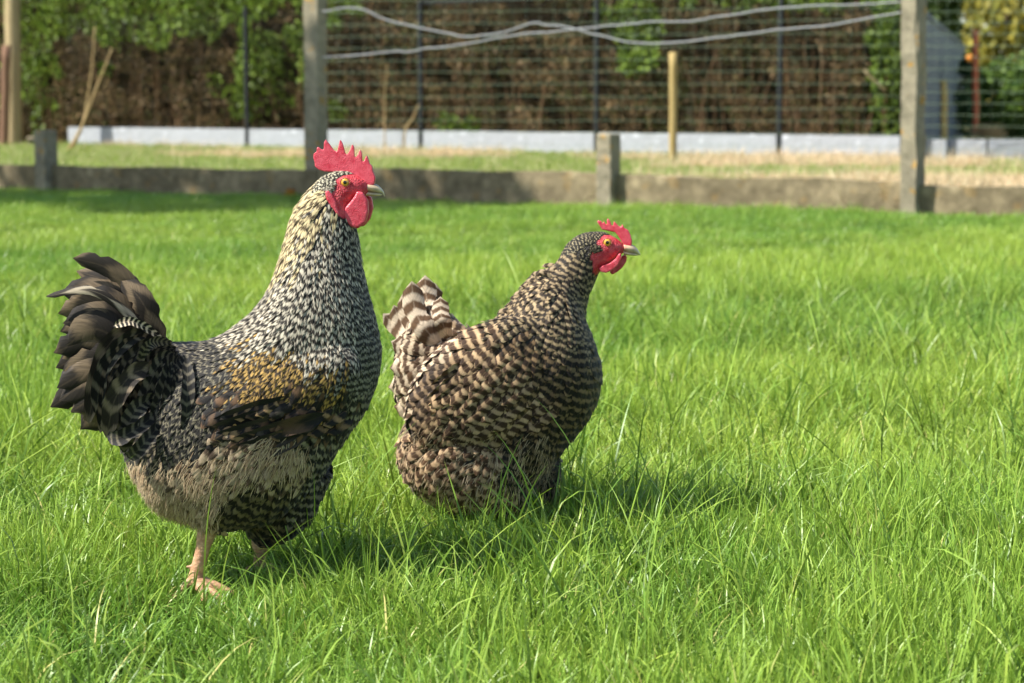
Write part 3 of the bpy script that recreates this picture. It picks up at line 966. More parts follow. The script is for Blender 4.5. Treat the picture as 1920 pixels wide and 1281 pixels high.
# rough grass on the verge
srcv = [tuft('t', 60, 0.11, 0.04, 0.11, 0.005, 0.5, 1.0, 300 + i, M['rough_grass']) for i in range(8)]
srcd = [tuft('t', 50, 0.14, 0.05, 0.16, 0.005, 0.75, 1.2, 340 + i, M['dry_grass']) for i in range(6)]
nV = 9000
uu = rng.uniform(-150, 2080, nV); ww = rng.uniform(0, 1, nV)
pv = []
for a_, w_ in zip(uu, ww):
    near = wall_at(a_, 0.12); far_y = FY(min(max(a_, 100), 1700)) - 0.05 if a_ < 1715 else 26.0
    yv = near.y + (far_y - near.y) * w_
    pv.append(((a_ - 960) / FPX * yv, yv, ZV))
pv = np.array(pv)
nn = vnoise(pv[:, :2], 1.3, 91) + 0.25 * (vnoise(pv[:, :2], 5.0, 92) - 0.5)
edge = np.exp(-ww * 9) + 0.9 * np.exp(-(1 - ww) * 7)
dry = (nn + 0.35 * edge + 0.00012 * (uu - 700)) > 0.84
s = rng.uniform(0.6, 1.2, nV)
g = instancer('verge_grass', srcv + srcd, pv, np.stack([rng.normal(0, 0.1, nV)] * 2 + [rng.uniform(0, 6.28, nV)], 1), np.stack([s, s, s * np.where(dry, 0.8, 0.75)], 1),
              np.where(dry, 8 + rng.integers(0, 6, nV), rng.integers(0, 8, nV)), rng.uniform(0.2, 1, nV))
tag(g, 'rough green and straw coloured grass on the verge behind the wall', 'grass', kind='stuff')
# dry bush by the rusty rod
def dry_bush(u, v, h, wd, n, seed, label):
    r = np.random.default_rng(seed); b = on_ground(u, v, ZV); parts = []
    for i in range(n):
        a = r.uniform(0, 6.28); rr = wd * math.sqrt(r.uniform()); hh = h * r.uniform(0.5, 1)
        parts.append(tube_arrays(curve_pts([(b.x + rr * 0.3 * math.cos(a), b.y + rr * 0.3 * math.sin(a), ZV), (b.x + rr * 0.6 * math.cos(a), b.y + rr * 0.6 * math.sin(a), ZV + hh * 0.6), (b.x + rr * 1.1 * math.cos(a) + r.normal(0, 0.03), b.y + rr * math.sin(a), ZV + hh)], 5), np.linspace(0.005, 0.0015, 5), 4))
    vv3, q, t = join_arrays(parts)
    o = link('dry_bush', mesh_np('bush', vv3, [q, t]), M['straw']); tag(o, label, 'dry bush')
dry_bush(1850, 296, 0.42, 0.2, 420, 5, 'clump of dry straw coloured stems at the foot of the rusty rod')
dry_bush(1600, 300, 0.16, 0.2, 90, 6, 'low clump of dry stems against the plinth left of the lichen spotted post')

# ================================================================== BIRDS
def loft(stations, Y, n=36, flat=2.3):
    """stations: (top px, bottom px, half width m, y shift). returns arrays, capped"""
    V, Q, T = [], [], []
    a = np.linspace(0, 2 * np.pi, n, endpoint=False)
    st = []
    for (tu, tv, bu, bv, w, dy) in stations:
        A = np.array(at(tu, tv, Y + dy)); B = np.array(at(bu, bv, Y + dy))
        st.append(np.concatenate([A, B, [w]]))
    st = np.array(st)
    if len(st) > 3: st = curve_pts(st, len(st) * 3)
    ca, sa = np.cos(a), np.sin(a)
    e = 2.0 / flat
    cc = np.sign(ca) * np.abs(ca) ** e; ss = np.sign(sa) * np.abs(sa) ** e
    for s in st:
        A, B, w = s[:3], s[3:6], s[6]
        c = (A + B) / 2; up = (A - B) / 2
        V.append(c + cc[:, None] * up + ss[:, None] * np.array([0, -w, 0]))
    m = len(st)
    for i in range(m - 1):
        for j in range(n):
            k = (j + 1) % n
            Q.append((i * n + j, i * n + k, (i + 1) * n + k, (i + 1) * n + j))
    V = np.concatenate(V)
    c0, c1 = len(V), len(V) + 1
    V = np.vstack([V, V[:n].mean(0), V[(m - 1) * n:m * n].mean(0)])
    for j in range(n):
        k = (j + 1) % n
        T.append((c0, k, j)); T.append((c1, (m - 1) * n + j, (m - 1) * n + k))
    return V, np.array(Q), np.array(T)

def ellipsoid(c, r, rot=0.0, n=24):
    V, Q = [], []
    for i in range(n + 1):
        ph_ = math.pi * i / n
        for j in range(n):
            th = 2 * math.pi * j / n
            x, y, z = math.sin(ph_) * math.cos(th) * r[0], math.sin(ph_) * math.sin(th) * r[1], math.cos(ph_) * r[2]
            V.append((c[0] + x * math.cos(rot) + z * math.sin(rot), c[1] + y, c[2] - x * math.sin(rot) + z * math.cos(rot)))
    for i in range(n):
        for j in range(n):
            k = (j + 1) % n
            Q.append((i * n + j, i * n + k, (i + 1) * n + k, (i + 1) * n + j))
    return np.array(V), np.array(Q), np.zeros((0, 3), int)

def set_feather_attrs(me, fuv, fpar, fl, fd, duty=None):
    attr(me, 'fduty', 'FLOAT', np.zeros(len(fuv)) if duty is None else duty)
    attr(me, 'fuv', 'FLOAT_VECTOR', fuv); attr(me, 'fpar', 'FLOAT_VECTOR', fpar)
    attr(me, 'flight', 'FLOAT_COLOR', np.concatenate([fl, np.ones((len(fl), 1))], 1)); attr(me, 'fdark', 'FLOAT_COLOR', np.concatenate([fd, np.ones((len(fd), 1))], 1))

class Bird:
    def __init__(self, Y, body_parts, voxel, skin_polys, arrows, regions, styles, px_m, seed):
        self.Y = Y; self.r = np.random.default_rng(seed)
        self.me = remeshed(body_parts, voxel, 5, 0.5)
        co = co_of(self.me)
        self.co = co
        self.skin_polys = skin_polys
        self.arrows = np.array(arrows, float); self.regions = regions; self.styles = styles
        self.px_m = px_m
        u, v = to_px(co)
        s = self.skin_mask(u, v)
        # soften border
        attr(self.me, 'skin', 'FLOAT', s.astype(float))
        self.me.materials.append(M['body'])
        self.bvh = BVHTree.FromPolygons([tuple(c) for c in co], [tuple(p.vertices) for p in self.me.polygons])
    def skin_mask(self, u, v):
        m = np.zeros(len(u), bool)
        for p in self.skin_polys: m |= in_poly(u, v, p)
        return m
    def flow(self, u, v):
        A = self.arrows
        d2 = (u[:, None] - A[None, :, 0]) ** 2 + (v[:, None] - A[None, :, 1]) ** 2 + 60
        w = 1 / d2 ** 1.5
        dd = A[:, 2:4] / np.linalg.norm(A[:, 2:4], axis=1)[:, None]
        f = (w[:, :, None] * dd[None]).sum(1)
        f /= np.linalg.norm(f, axis=1)[:, None] + 1e-9
        return f
    def region(self, u, v, jitter):
        Rr = np.array([(a, b) for a, b, c in self.regions], float)
        names = [c for a, b, c in self.regions]
        uu = u + self.r.normal(0, jitter, len(u)); vv = v + self.r.normal(0, jitter, len(v))
        i = ((uu[:, None] - Rr[None, :, 0]) ** 2 + (vv[:, None] - Rr[None, :, 1]) ** 2).argmin(1)
        return np.array([names[k] for k in i])
    def sample(self, n):
        me = self.me
        me.calc_loop_triangles()
        t = np.empty(len(me.loop_triangles) * 3, np.int32); me.loop_triangles.foreach_get('vertices', t); t = t.reshape(-1, 3)
        A, B, D = self.co[t[:, 0]], self.co[t[:, 1]], self.co[t[:, 2]]
        nr = np.cross(B - A, D - A); ar = np.linalg.norm(nr, axis=1)
        k = self.r.choice(len(t), n, p=ar / ar.sum())
        a, b = self.r.uniform(size=(2, n)); f = a + b > 1; a[f], b[f] = 1 - a[f], 1 - b[f]
        return A[k] + a[:, None] * (B[k] - A[k]) + b[:, None] * (D[k] - A[k])
    def plumage(self, root, ncand, jitter=14, exclude=None):
        P = self.sample(ncand)
        u, v = to_px(P)
        # same pixel map used on both sides of the bird, so its far side is feathered alike
        reg = self.region(u, v, jitter)
        ok = ~self.skin_mask(u, v)
        if exclude is not None: ok &= ~exclude(u, v, P)
        P, u, v, reg = P[ok], u[ok], v[ok], reg[ok]
        rad = np.array([self.styles[x]['pitch'] for x in reg])
        cell = 0.006; grid = {}; keep = []
        ij = np.floor(P / cell).astype(int)
        for i in range(len(P)):
            p = P[i]; rr = rad[i]; kx, ky, kz = ij[i]; good = True
            m = int(rr / cell) + 1
            for ax in range(kx - m, kx + m + 1):
                for ay in range(ky - m, ky + m + 1):
                    for az in range(kz - m, kz + m + 1):
                        g_ = grid.get((ax, ay, az))
                        if g_:
                            for q in g_:
                                e = P[q]
                                if (e[0] - p[0]) ** 2 + (e[1] - p[1]) ** 2 + (e[2] - p[2]) ** 2 < rr * rr:
                                    good = False; break
                        if not good: break
                    if not good: break
                if not good: break
            if good:
                grid.setdefault((kx, ky, kz), []).append(i); keep.append(i)
        k = np.array(keep); P, u, v, reg = P[k], u[k], v[k], reg[k]
        return self.lay(root, P, u, v, reg)
    def lay(self, root, P, u, v, reg):
        r = self.r; n = len(P)
        g = lambda key: np.array([self.styles[x][key] for x in reg])
        fl = self.flow(u, v)
        ang = r.normal(0, 0.16, n) * g('mess')
        c, s = np.cos(ang), np.sin(ang)
        D = np.stack([fl[:, 0] * c - fl[:, 1] * s, np.zeros(n), -(fl[:, 0] * s + fl[:, 1] * c)], 1)
        L = g('len') * r.uniform(0.8, 1.2, n); W = g('wid') * r.uniform(0.85, 1.15, n); lift = g('lift') * r.uniform(0.4, 1.6, n)
        S = np.array([0.0, 0.3, 0.6, 0.85, 1.0])
        prof = np.array([0.45, 0.85, 1.0, 0.78, 0.22])
        prof_p = np.array([0.55, 1.0, 0.82, 0.45, 0.05]); PT = g('point')
        V = np.empty((n, 5, 3, 3))
        fn = self.bvh.find_nearest
        # root normals and tangents
        for i in range(n):
            loc, nr, _, _ = fn(Vector(P[i])); nr = np.array(nr)
            d = D[i] - nr * (D[i] @ nr); ld = math.sqrt(d @ d)
            if ld < 0.25:                                   # facing the flow head on: fall downwards
                d = np.array([0, 0, -1.0]) - nr * (-nr[2]); ld = math.sqrt(d @ d) + 1e-6
            d /= ld
            q = P[i]
            pm = None
            for j in range(5):
                if j:
                    q = q + d * L[i] * (S[j] - S[j - 1])
                    loc, nr2, _, dist = fn(Vector(q))
                    base = np.array(loc); nr = np.array(nr2) if dist < 0.03 else nr
                    if dist > 0.012: base = q            # leaves the surface: fly free
                    q = base
                    d2 = d - nr * (d @ nr); l2 = math.sqrt(d2 @ d2)
                    if l2 > 0.2: d = d2 / l2
                else:
                    base = q
                b = np.cross(nr, d)
                off = 0.0008 + lift[i] * L[i] * S[j] ** 1.3
                m = base + nr * off
                w = W[i] * 0.5 * (prof[j] * (1 - PT[i]) + prof_p[j] * PT[i])
                V[i, j, 1] = m
                V[i, j, 0] = m + b * w - nr * w * 0.28
                V[i, j, 2] = m - b * w - nr * w * 0.28
        idx = np.arange(n * 15).reshape(n, 5, 3)
        Q = []
        for j in range(4):
            for a in range(2):
                Q.append(np.stack([idx[:, j, a], idx[:, j, a + 1], idx[:, j + 1, a + 1], idx[:, j + 1, a]], 1))
        Q = np.concatenate(Q)
        me = mesh_np('plumage', V.reshape(-1, 3), Q)
        rn = r.uniform(0, 1, n)
        fuv = np.empty((n, 5, 3, 3)); fuv[..., 0] = np.array([-1, 0, 1])[None, None]; fuv[..., 1] = S[None, :, None]; fuv[..., 2] = rn[:, None, None]
        fpar = np.empty((n, 5, 3, 3)); fpar[..., 0] = g('bars')[:, None, None]
        fpar[..., 1] = (g('phase') + r.normal(0, 1, n) * g('pj'))[:, None, None]; fpar[..., 2] = g('chev')[:, None, None]
        # bars of neighbouring feathers line up: phase follows the distance along the flow over the body
        per = g('bars'); phi = self.potential(P, D)
        fpar[..., 0] = (L / per)[:, None, None]
        fpar[..., 1] += (phi / per)[:, None, None]
        br = np.clip(r.normal(1, 0.16, n), 0.5, 1.5)[:, None]
        FL = np.array([self.styles[x]['light'] for x in reg]) * br; FD = np.array([self.styles[x]['dark'] for x in reg]) * br
        set_feather_attrs(me, fuv.reshape(-1, 3), fpar.reshape(-1, 3), np.repeat(FL, 15, 0), np.repeat(FD, 15, 0), np.repeat(g('duty'), 15))
        o = link('plumage', me, M['feather'], root); tag(o, kind='stuff')
        return n
    def potential(self, P, D):
        from mathutils.kdtree import KDTree
        n = len(P); kd = KDTree(n)
        for i in range(n): kd.insert(P[i], i)
        kd.balance()
        I, J = [], []
        for i in range(n):
            for _, j, dd in kd.find_n(P[i], 7):
                if j > i and dd < 0.03: I.append(i); J.append(j)
        I = np.array(I); J = np.array(J)
        b = ((P[J] - P[I]) * (D[I] + D[J]) * 0.5).sum(1)
        def lap(x):
            d = x[J] - x[I]; o = 1e-6 * x
            o += np.bincount(J, d, n) - np.bincount(I, d, n)
            return o
        rhs = np.bincount(J, b, n) - np.bincount(I, b, n)
        x = np.zeros(n); r_ = rhs - lap(x); p = r_.copy(); rs_ = r_ @ r_
        for it in range(500):
            Ap = lap(p); al = rs_ / (p @ Ap + 1e-20); x += al * p; r_ -= al * Ap
            rn = r_ @ r_
            if rn < 1e-12: break
            p = r_ + rn / rs_ * p; rs_ = rn
        return x
    def fluff(self, root, n, regs, col0, col1, L0, L1, name='fluff'):
        """fine loose barbs over the downy parts"""
        r = self.r
        P = self.sample(n * 8); u, v = to_px(P); reg = self.region(u, v, 10)
        k = np.isin(reg, regs) & ~self.skin_mask(u, v)
        P, u, v = P[k][:n], u[k][:n], v[k][:n]; n = len(P)
        if n == 0: return
        fl = self.flow(u, v); V = np.empty((n, 7, 3)); fn = self.bvh.find_nearest
        for i in range(n):
            loc, nr, _, _ = fn(Vector(P[i])); nr = np.array(nr)
            d = np.array([fl[i, 0], r.normal(0, 0.35), -fl[i, 1]]) + r.normal(0, 0.3, 3)
            d = d - nr * (d @ nr); d /= np.linalg.norm(d) + 1e-9
            L = r.uniform(L0, L1); li = r.uniform(0.15, 0.7); w = 0.00042
            b = np.cross(nr, d)
            p0 = P[i] + nr * 0.002
            for j, t in enumerate((0, 0.45, 0.8)):
                m = p0 + d * L * t + nr * (L * li * (t - 0.45 * t * t)) + np.array([0, 0, -0.25 * L * t * t])
                V[i, 2 * j] = m + b * w; V[i, 2 * j + 1] = m - b * w
            V[i, 6] = p0 + d * L + nr * L * li * 0.5 + np.array([0, 0, -0.3 * L])
        i7 = np.arange(n)[:, None] * 7
        Q = np.concatenate([i7 + np.array([[0, 1, 3, 2]]), i7 + np.array([[2, 3, 5, 4]])]); T = i7 + np.array([[4, 5, 6]])
        me = mesh_np(name, V.reshape(-1, 3), [Q, T])
        t = r.uniform(0, 1, (n, 1)); c = np.array(col0) * (1 - t) + np.array(col1) * t
        c = np.repeat(c, 7, 0)
        fuv = np.zeros((n * 7, 3)); fuv[:, 1] = 0.5; fuv[:, 2] = np.repeat(r.uniform(0, 1, n), 7)
        set_feather_attrs(me, fuv, np.zeros((n * 7, 3)), c, c)
        o = link(name, me, M['feather'], root); tag(o, kind='stuff')

def big_feather(name, ctrl, w, light, dark, bars, phase, chev, root, r, Y=None, tilt=(0, -1, 0), curl=0.25, tipw=0.35, ns=14, nc=7, ragged=0.06, duty=0.0):
    """a long vane feather along a 3-D path, cupped about its shaft, with split edges"""
    P = curve_pts(ctrl, ns); T = np.gradient(P, axis=0); T /= np.linalg.norm(T, axis=1)[:, None]
    tl = np.array(tilt, float)
    V, fuv = [], []
    rn = r.uniform()
    us = np.linspace(-1, 1, nc)
    rag = np.repeat(1 + r.normal(0, ragged, (ns, 1)) * 0.6, nc, 1)
    for e_ in (0, nc - 1):                                     # a few splits where the barbs part
        rag[:, e_] = 1 + r.normal(0, ragged * 0.4, ns)
        for q_ in r.integers(ns // 4, ns - 2, 2): rag[q_, e_] -= ragged * 2.4
    for i in range(ns):
        t = i / (ns - 1)
        k = min(1, 0.3 + t * 2.6) * (1 if t < 0.72 else 1 - (1 - tipw) * ((t - 0.72) / 0.28) ** 2.2)
        if i == ns - 1: k *= 0.45
        nrm = tl - T[i] * (tl @ T[i]); nrm /= np.linalg.norm(nrm) + 1e-9
        b = np.cross(T[i], nrm)
        for j, uu_ in enumerate(us):
            ww_ = w * 0.5 * k * (rag[i, j] if abs(uu_) == 1 else 1)
            back = -abs(uu_) * w * 0.16
            V.append(P[i] + b * uu_ * ww_ + nrm * (-curl * ww_ * uu_ * uu_) + T[i] * (back if t > 0.1 else 0))
            fuv.append((uu_, t, rn))
    F = [(i * nc + j, i * nc + j + 1, (i + 1) * nc + j + 1, (i + 1) * nc + j) for i in range(ns - 1) for j in range(nc - 1)]
    me = mesh_np(name, np.array(V), np.array(F))
    m = len(V); br = np.clip(r.normal(1, 0.12), 0.7, 1.3)
    set_feather_attrs(me, np.array(fuv), np.tile([bars, phase, chev], (m, 1)), np.tile(np.array(light) * br, (m, 1)), np.tile(np.array(dark) * br, (m, 1)), np.full(m, duty))
    return link(name, me, M['feather'], root)

def surface_feather(bird, parent, name, u, v, du, dv, Lpx, wpx, light, dark, bars, phase, r, side=-1, lift=0.006, chev=0.1, duty=0.0, tipw=0.6, base=0.002):
    d = math.hypot(du, dv); P = []; last = None
    for t in (0, 0.33, 0.67, 1.0):
        p = at(u + du / d * Lpx * t, v + dv / d * Lpx * t, bird.Y)
        h = bird.bvh.ray_cast(Vector((p.x, bird.Y + side * 0.6, p.z)), Vector((0, -side, 0)))[0]
        y = h.y if h is not None else last
        if y is None: return
        if last is not None and abs(y - last) > 0.02: y = last
        last = y
        P.append((p.x, y + side * (base + lift * t), p.z))
    return big_feather(name, P, wpx / bird.px_m, light, dark, bars, phase, chev, parent, r, tilt=(0, side, 0.15), curl=0.3, tipw=tipw, ns=9, nc=5, ragged=0.05, duty=duty)

def slab_remesh(name, outline, Y, th, voxel, root, mat, smooth=3, taper=None, shear=0.0, split=None):
    """organic flat part (comb, wattle, lobe) from an outline: real thickness, rounded by remeshing"""
    pts = [at(x, y, Y) for x, y in outline]
    bm = bmesh.new()
    tris = tessellate_polygon([[Vector((p.x, p.z, 0)) for p in pts]])
    f = [bm.verts.new((p.x, Y - th / 2, p.z)) for p in pts]; b_ = [bm.verts.new((p.x, Y + th / 2, p.z)) for p in pts]
    for t in tris:
        bm.faces.new([f[i] for i in t]); bm.faces.new([b_[i] for i in reversed(t)])
    n = len(pts)
    for i in range(n):
        bm.faces.new((f[i], f[(i + 1) % n], b_[(i + 1) % n], b_[i]))
    bmesh.ops.recalc_face_normals(bm, faces=bm.faces)
    me0 = bpy.data.meshes.new('t'); bm.to_mesh(me0); bm.free()
    v = co_of(me0); q = [list(p.vertices) for p in me0.polygons]
    Q4 = np.array([x for x in q if len(x) == 4]); T3 = np.array([x for x in q if len(x) == 3])
    me = remeshed([(v, Q4, T3)], voxel, smooth, 0.5, name)
    if taper is not None:
        co = co_of(me)
        k = taper(co)
        co[:, 1] = Y + (co[:, 1] - Y) * k + shear * (co[:, 2] - co[:, 2].min())
        me.vertices.foreach_set('co', co.astype(np.float32).ravel()); me.update()
    return link(name, me, mat, root)

def eye(bird, root, u, v, rad_px, side=1):
    o, d = Vector((0, 0, CAM_H)), ray(u, v).normalized()
    if side == 1:
        hit = bird.bvh.ray_cast(o, d)[0]
    else:
        p = at(u, v, bird.headY + 0.5); hit = bird.bvh.ray_cast(Vector((at(u, v, bird.headY).x, bird.headY + 0.5, at(u, v, bird.headY).z)), Vector((0, -1, 0)))[0]
    if hit is None: return
    rr = rad_px / bird.px_m
    s = -1 if side == 1 else 1
    n = 20; V, F, E = [], [], []
    for i in range(n // 2 + 1):
        ph_ = (math.pi / 2) * i / (n // 2)
        for j in range(n):
            th = 2 * math.pi * j / n
            V.append((hit.x + rr * math.sin(ph_) * math.cos(th), hit.y + s * (rr * 0.62 * math.cos(ph_) - rr * 0.05), hit.z + rr * math.sin(ph_) * math.sin(th)))
            E.append(math.sin(ph_))
    for i in range(n // 2):
        for j in range(n):
            k = (j + 1) % n; F.append((i * n + j, i * n + k, (i + 1) * n + k, (i + 1) * n + j))
    me = mesh_np('eye', np.array(V), np.array(F)); attr(me, 'eyer', 'FLOAT', E)
    e = link('eye', me, M['eye'], root)
    a = np.linspace(0, 2 * np.pi, 25)
    pts = np.stack([hit.x + rr * 1.12 * np.cos(a), np.full(25, hit.y + s * rr * 0.10), hit.z + rr * 1.02 * np.sin(a)], 1)
    me = tube_mesh('eyelid', pts, rr * 0.2, 6)
    link('eyelid', me, M['lid'], e)

def beak_part(name, st, Y, root, n=16, dark=False):
    v, q, t = loft([(a, b, c, d, w, 0) for a, b, c, d, w in st], Y, n, 2.0)
    me = mesh_np(name, v, [q, t])
    x = v[:, 0]; k = (x - x.min()) / (x.max() - x.min()); attr(me, 'bt', 'FLOAT', k)
    z = (v[:, 2] - v[:, 2].min()) / (v[:, 2].max() - v[:, 2].min())
    bd = np.clip((z - 0.45) * 2.2, 0, 1) * np.clip(k * 2.2, 0, 1) * np.clip((1.0 - k) * 5, 0, 1) if dark else np.zeros(len(v))
    attr(me, 'bd', 'FLOAT', bd)
    return link(name, me, M['beak'], root)

def leg_mesh(name, hock, ankle, toes, hind, r0, r1, root, spur=None, ankle_r=None):
    H, A = np.array(hock), np.array(ankle)
    parts = [tube_arrays(curve_pts([H + (H - A) * 0.5, H, (H + A) / 2, A], 14), np.interp(np.linspace(0, 1, 14), [0, .33, .5, .85, 1], [r0 * 1.2, r0 * 1.15, r0 * 0.85, r1, r1 * 1.15]), 14)]
    for (tx, ty) in toes + [hind]:
        tip = np.array([A[0] + tx, A[1] + ty, 0.006]); L = np.linalg.norm(tip - A)
        mid = A * 0.5 + tip * 0.5; mid[2] = max(0.016, A[2] * 0.5 + 0.006)
        parts.append(tube_arrays(curve_pts([A, mid, tip], 10), np.linspace(r1 * 0.85, r1 * 0.42, 10), 10))
    if spur is not None:
        parts.append(tube_arrays([A * 0.75 + H * 0.25, A * 0.75 + H * 0.25 + np.array(spur)], [r1 * 0.6, r1 * 0.15], 8))
    me = remeshed(parts, 0.0022, 3, 0.5, name)
    o = link(name, me, M['leg'], root)
    # claws
    for (tx, ty) in toes + [hind]:
        d = np.array([tx, ty, 0]); d /= np.linalg.norm(d); tip = np.array([A[0] + tx, A[1] + ty, 0.006])
        link('claw', tube_mesh('claw', curve_pts([tip - d * 0.003, tip + d * 0.008 + [0, 0, 0.001], tip + d * 0.015 + [0, 0, -0.004]], 6), np.linspace(r1 * 0.36, 0.0006, 6), 6), M['claw'], o)
    return o
def ear_tuft(bird, root, u, v, n, light, dark, r):
    for sd in (-1, 1):
        for k_ in range(n):
            surface_feather(bird, root, 'ear_feather', u + r.normal(0, 4), v + r.normal(0, 3.5), -1, 0.35 + 0.2 * r.normal(), 12, 5, light, dark, 1.5, r.uniform(0, 1), r, sd, 0.003, 0.1, 0.0, 0.4, base=0.001)
M['claw'] = mat_plain('claw_horn', lin(150, 120, 90), 0.4, 0.4)

def style(light, dark, pitch, ln, wd, bars, phase=0.0, pj=0.08, chev=0.25, lift=0.10, mess=1.0, duty=0.0, point=0.0):
    return dict(duty=duty, point=point, light=tuple(0.9 * x for x in lin(*light)), dark=lin(*dark), pitch=pitch, len=ln, wid=wd, bars=bars, phase=phase, pj=pj, chev=chev, lift=lift, mess=mess)

# ---------------------------------------------------------------- rooster
fr = on_ground(362, 1128); ff = on_ground(484, 1098)
YR = (fr.y + ff.y) / 2
PXR = FPX / YR
rooster = empty('rooster', ((fr.x + ff.x) / 2, YR, 0))
tag(rooster, 'large barred grey rooster with tall red comb and golden shoulder patch, on the left', 'rooster')
rs = [  # top u,v  bottom u,v  half width  y shift
    (292, 652, 225, 800, 0.030, 0.0), (312, 646, 238, 850, 0.062, 0.0), (335, 645, 268, 900, 0.085, 0.0), (370, 645, 302, 945, 0.102, 0), (412, 633, 356, 968, 0.115, 0), (443, 612, 425, 985, 0.122, 0),
    (473, 587, 505, 975, 0.124, 0), (497, 558, 578, 922, 0.120, 0), (512, 528, 640, 830, 0.112, 0), (522, 498, 692, 752, 0.102, 0), (530, 472, 713, 675, 0.090, 0), (537, 446, 703, 605, 0.075, 0),
    (542, 426, 688, 548, 0.061, 0), (547, 408, 677, 498, 0.052, 0), (554, 392, 671, 458, 0.045, 0), (564, 376, 667, 430, 0.039, 0), (577, 359, 663, 410, 0.034, 0), (592, 343, 660, 395, 0.030, 0),
    (608, 330, 662, 386, 0.027, 0), (630, 321, 668, 379, 0.0255, 0), (655, 322, 680, 374, 0.0225, 0), (676, 331, 688, 366, 0.017, 0), (690, 342, 692, 360, 0.010, 0)]
body = [loft(rs, YR)]
hock_n = at(386, 1005, fr.y); ank_n = Vector((fr.x + 0.004, fr.y, 0.034))
hock_f = at(488, 1026, ff.y); ank_f = Vector((ff.x + 0.003, ff.y, 0.030))
def limb(pts, rad): return tube_arrays(curve_pts(pts, 12), np.interp(np.linspace(0, 1, 12), np.linspace(0, 1, len(rad)), rad), 16)
body.append(limb([at(440, 860, YR - 0.03), at(410, 940, (YR + fr.y) / 2 - 0.02), hock_n + Vector((0.004, 0, 0.012))], [0.085, 0.060, 0.017]))
body.append(limb([at(520, 870, YR + 0.03), at(508, 960, (YR + ff.y) / 2 + 0.02), hock_f + Vector((0.002, 0, 0.012))], [0.085, 0.062, 0.017]))
body.append(ellipsoid(at(515, 745, YR - 0.085), (0.135, 0.042, 0.062), -0.42)); body.append(ellipsoid(at(515, 745, YR + 0.085), (0.135, 0.042, 0.062), -0.42))
skin_r = [[(627, 347), (633, 336), (648, 328), (668, 327), (690, 334), (700, 350), (692, 368), (676, 380), (664, 392), (654, 408), (638, 408), (624, 390), (612, 368), (611, 357), (620, 360), (630, 357)]]
arr_r = [(600, 345, -.7, .7), (630, 322, -1, .15), (612, 334, -.9, .4), (560, 400, -.4, 1), (620, 420, -.15, 1), (655, 440, .1, 1), (600, 500, -.2, 1), (540, 520, -.6, 1), (680, 560, .15, 1), (500, 575, -.8, .6), (600, 600, -.2, 1), (705, 640, .05, 1),
         (450, 622, -1, .4), (400, 655, -1, .5), (340, 665, -.9, .6), (300, 720, -.5, 1), (250, 790, -.6, .9), (360, 760, -.45, 1), (500, 690, -.55, .8), (600, 700, -.4, .9), (690, 720, -.2, 1), (650, 800, -.5, .9), (600, 880, -.35, 1),
         (550, 960, -.3, 1), (450, 900, -.7, .7), (380, 920, -.6, .8), (290, 920, -.6, .8), (330, 980, -.4, 1), (500, 1020, -.15, 1), (375, 1000, -.1, 1), (480, 790, -.95, .5), (580, 770, -.9, .5)]
st_r = {   # light, dark, pitch, length, width, bar period (m), phase, phase jitter, chevron, lift, mess, duty
    'cap': style((205, 196, 165), (50, 44, 34), 0.0030, 0.009, 0.0036, 0.006, 0.25, .3, .1, .07),
    'palegold': style((222, 200, 148), (80, 64, 38), 0.0044, 0.030, 0.0056, 0.020, 0.15, .25, .25, .06, .8, .35, .7),
    'white': style((206, 194, 168), (44, 37, 28), 0.0045, 0.036, 0.0056, 0.0150, 0.0, .34, .25, .06, 1.4, .0, .8),
    'neckdark': style((150, 143, 126), (30, 27, 22), 0.0056, 0.030, 0.0080, 0.0092, 0.1, .10, .15, .06, .8, -.1, .4),
    'saddle': style((146, 136, 110), (27, 24, 20), 0.0064, 0.040, 0.0085, 0.0130, 0.55, .25, .35, .06, 1.0, -.7, .6),
    'gold': style((186, 148, 78), (50, 38, 22), 0.0044, 0.034, 0.0052, 0.0135, 0.1, .38, .2, .07, 1.4, -.05, .8),
    'wingc': style((110, 82, 56), (26, 22, 18), 0.0080, 0.042, 0.0160, 0.032, 0.1, .25, .1, .10, 1.3, -.3),
    'wingd': style((38, 37, 35), (19, 19, 19), 0.0110, 0.058, 0.0240, 0.04, 0.0, .1, .1, .03, .5, 0),
    'breast': style((146, 136, 110), (26, 23, 18), 0.0078, 0.032, 0.0140, 0.0150, 0.1, .10, .15, .11, .9, -.15),
    'fluff': style((192, 168, 134), (80, 62, 44), 0.0070, 0.036, 0.0130, 0.026, 0.1, .22, .1, .16, 2.2, .1, .3),
    'belly': style((118, 104, 74), (26, 21, 14), 0.0074, 0.034, 0.0130, 0.0180, 0.1, .14, .15, .13, 1.2, -.2),
    'tailroot': style((122, 110, 88), (28, 25, 21), 0.0078, 0.044, 0.0130, 0.013, 0.4, .1, .3, .08, .8, -.3),
}
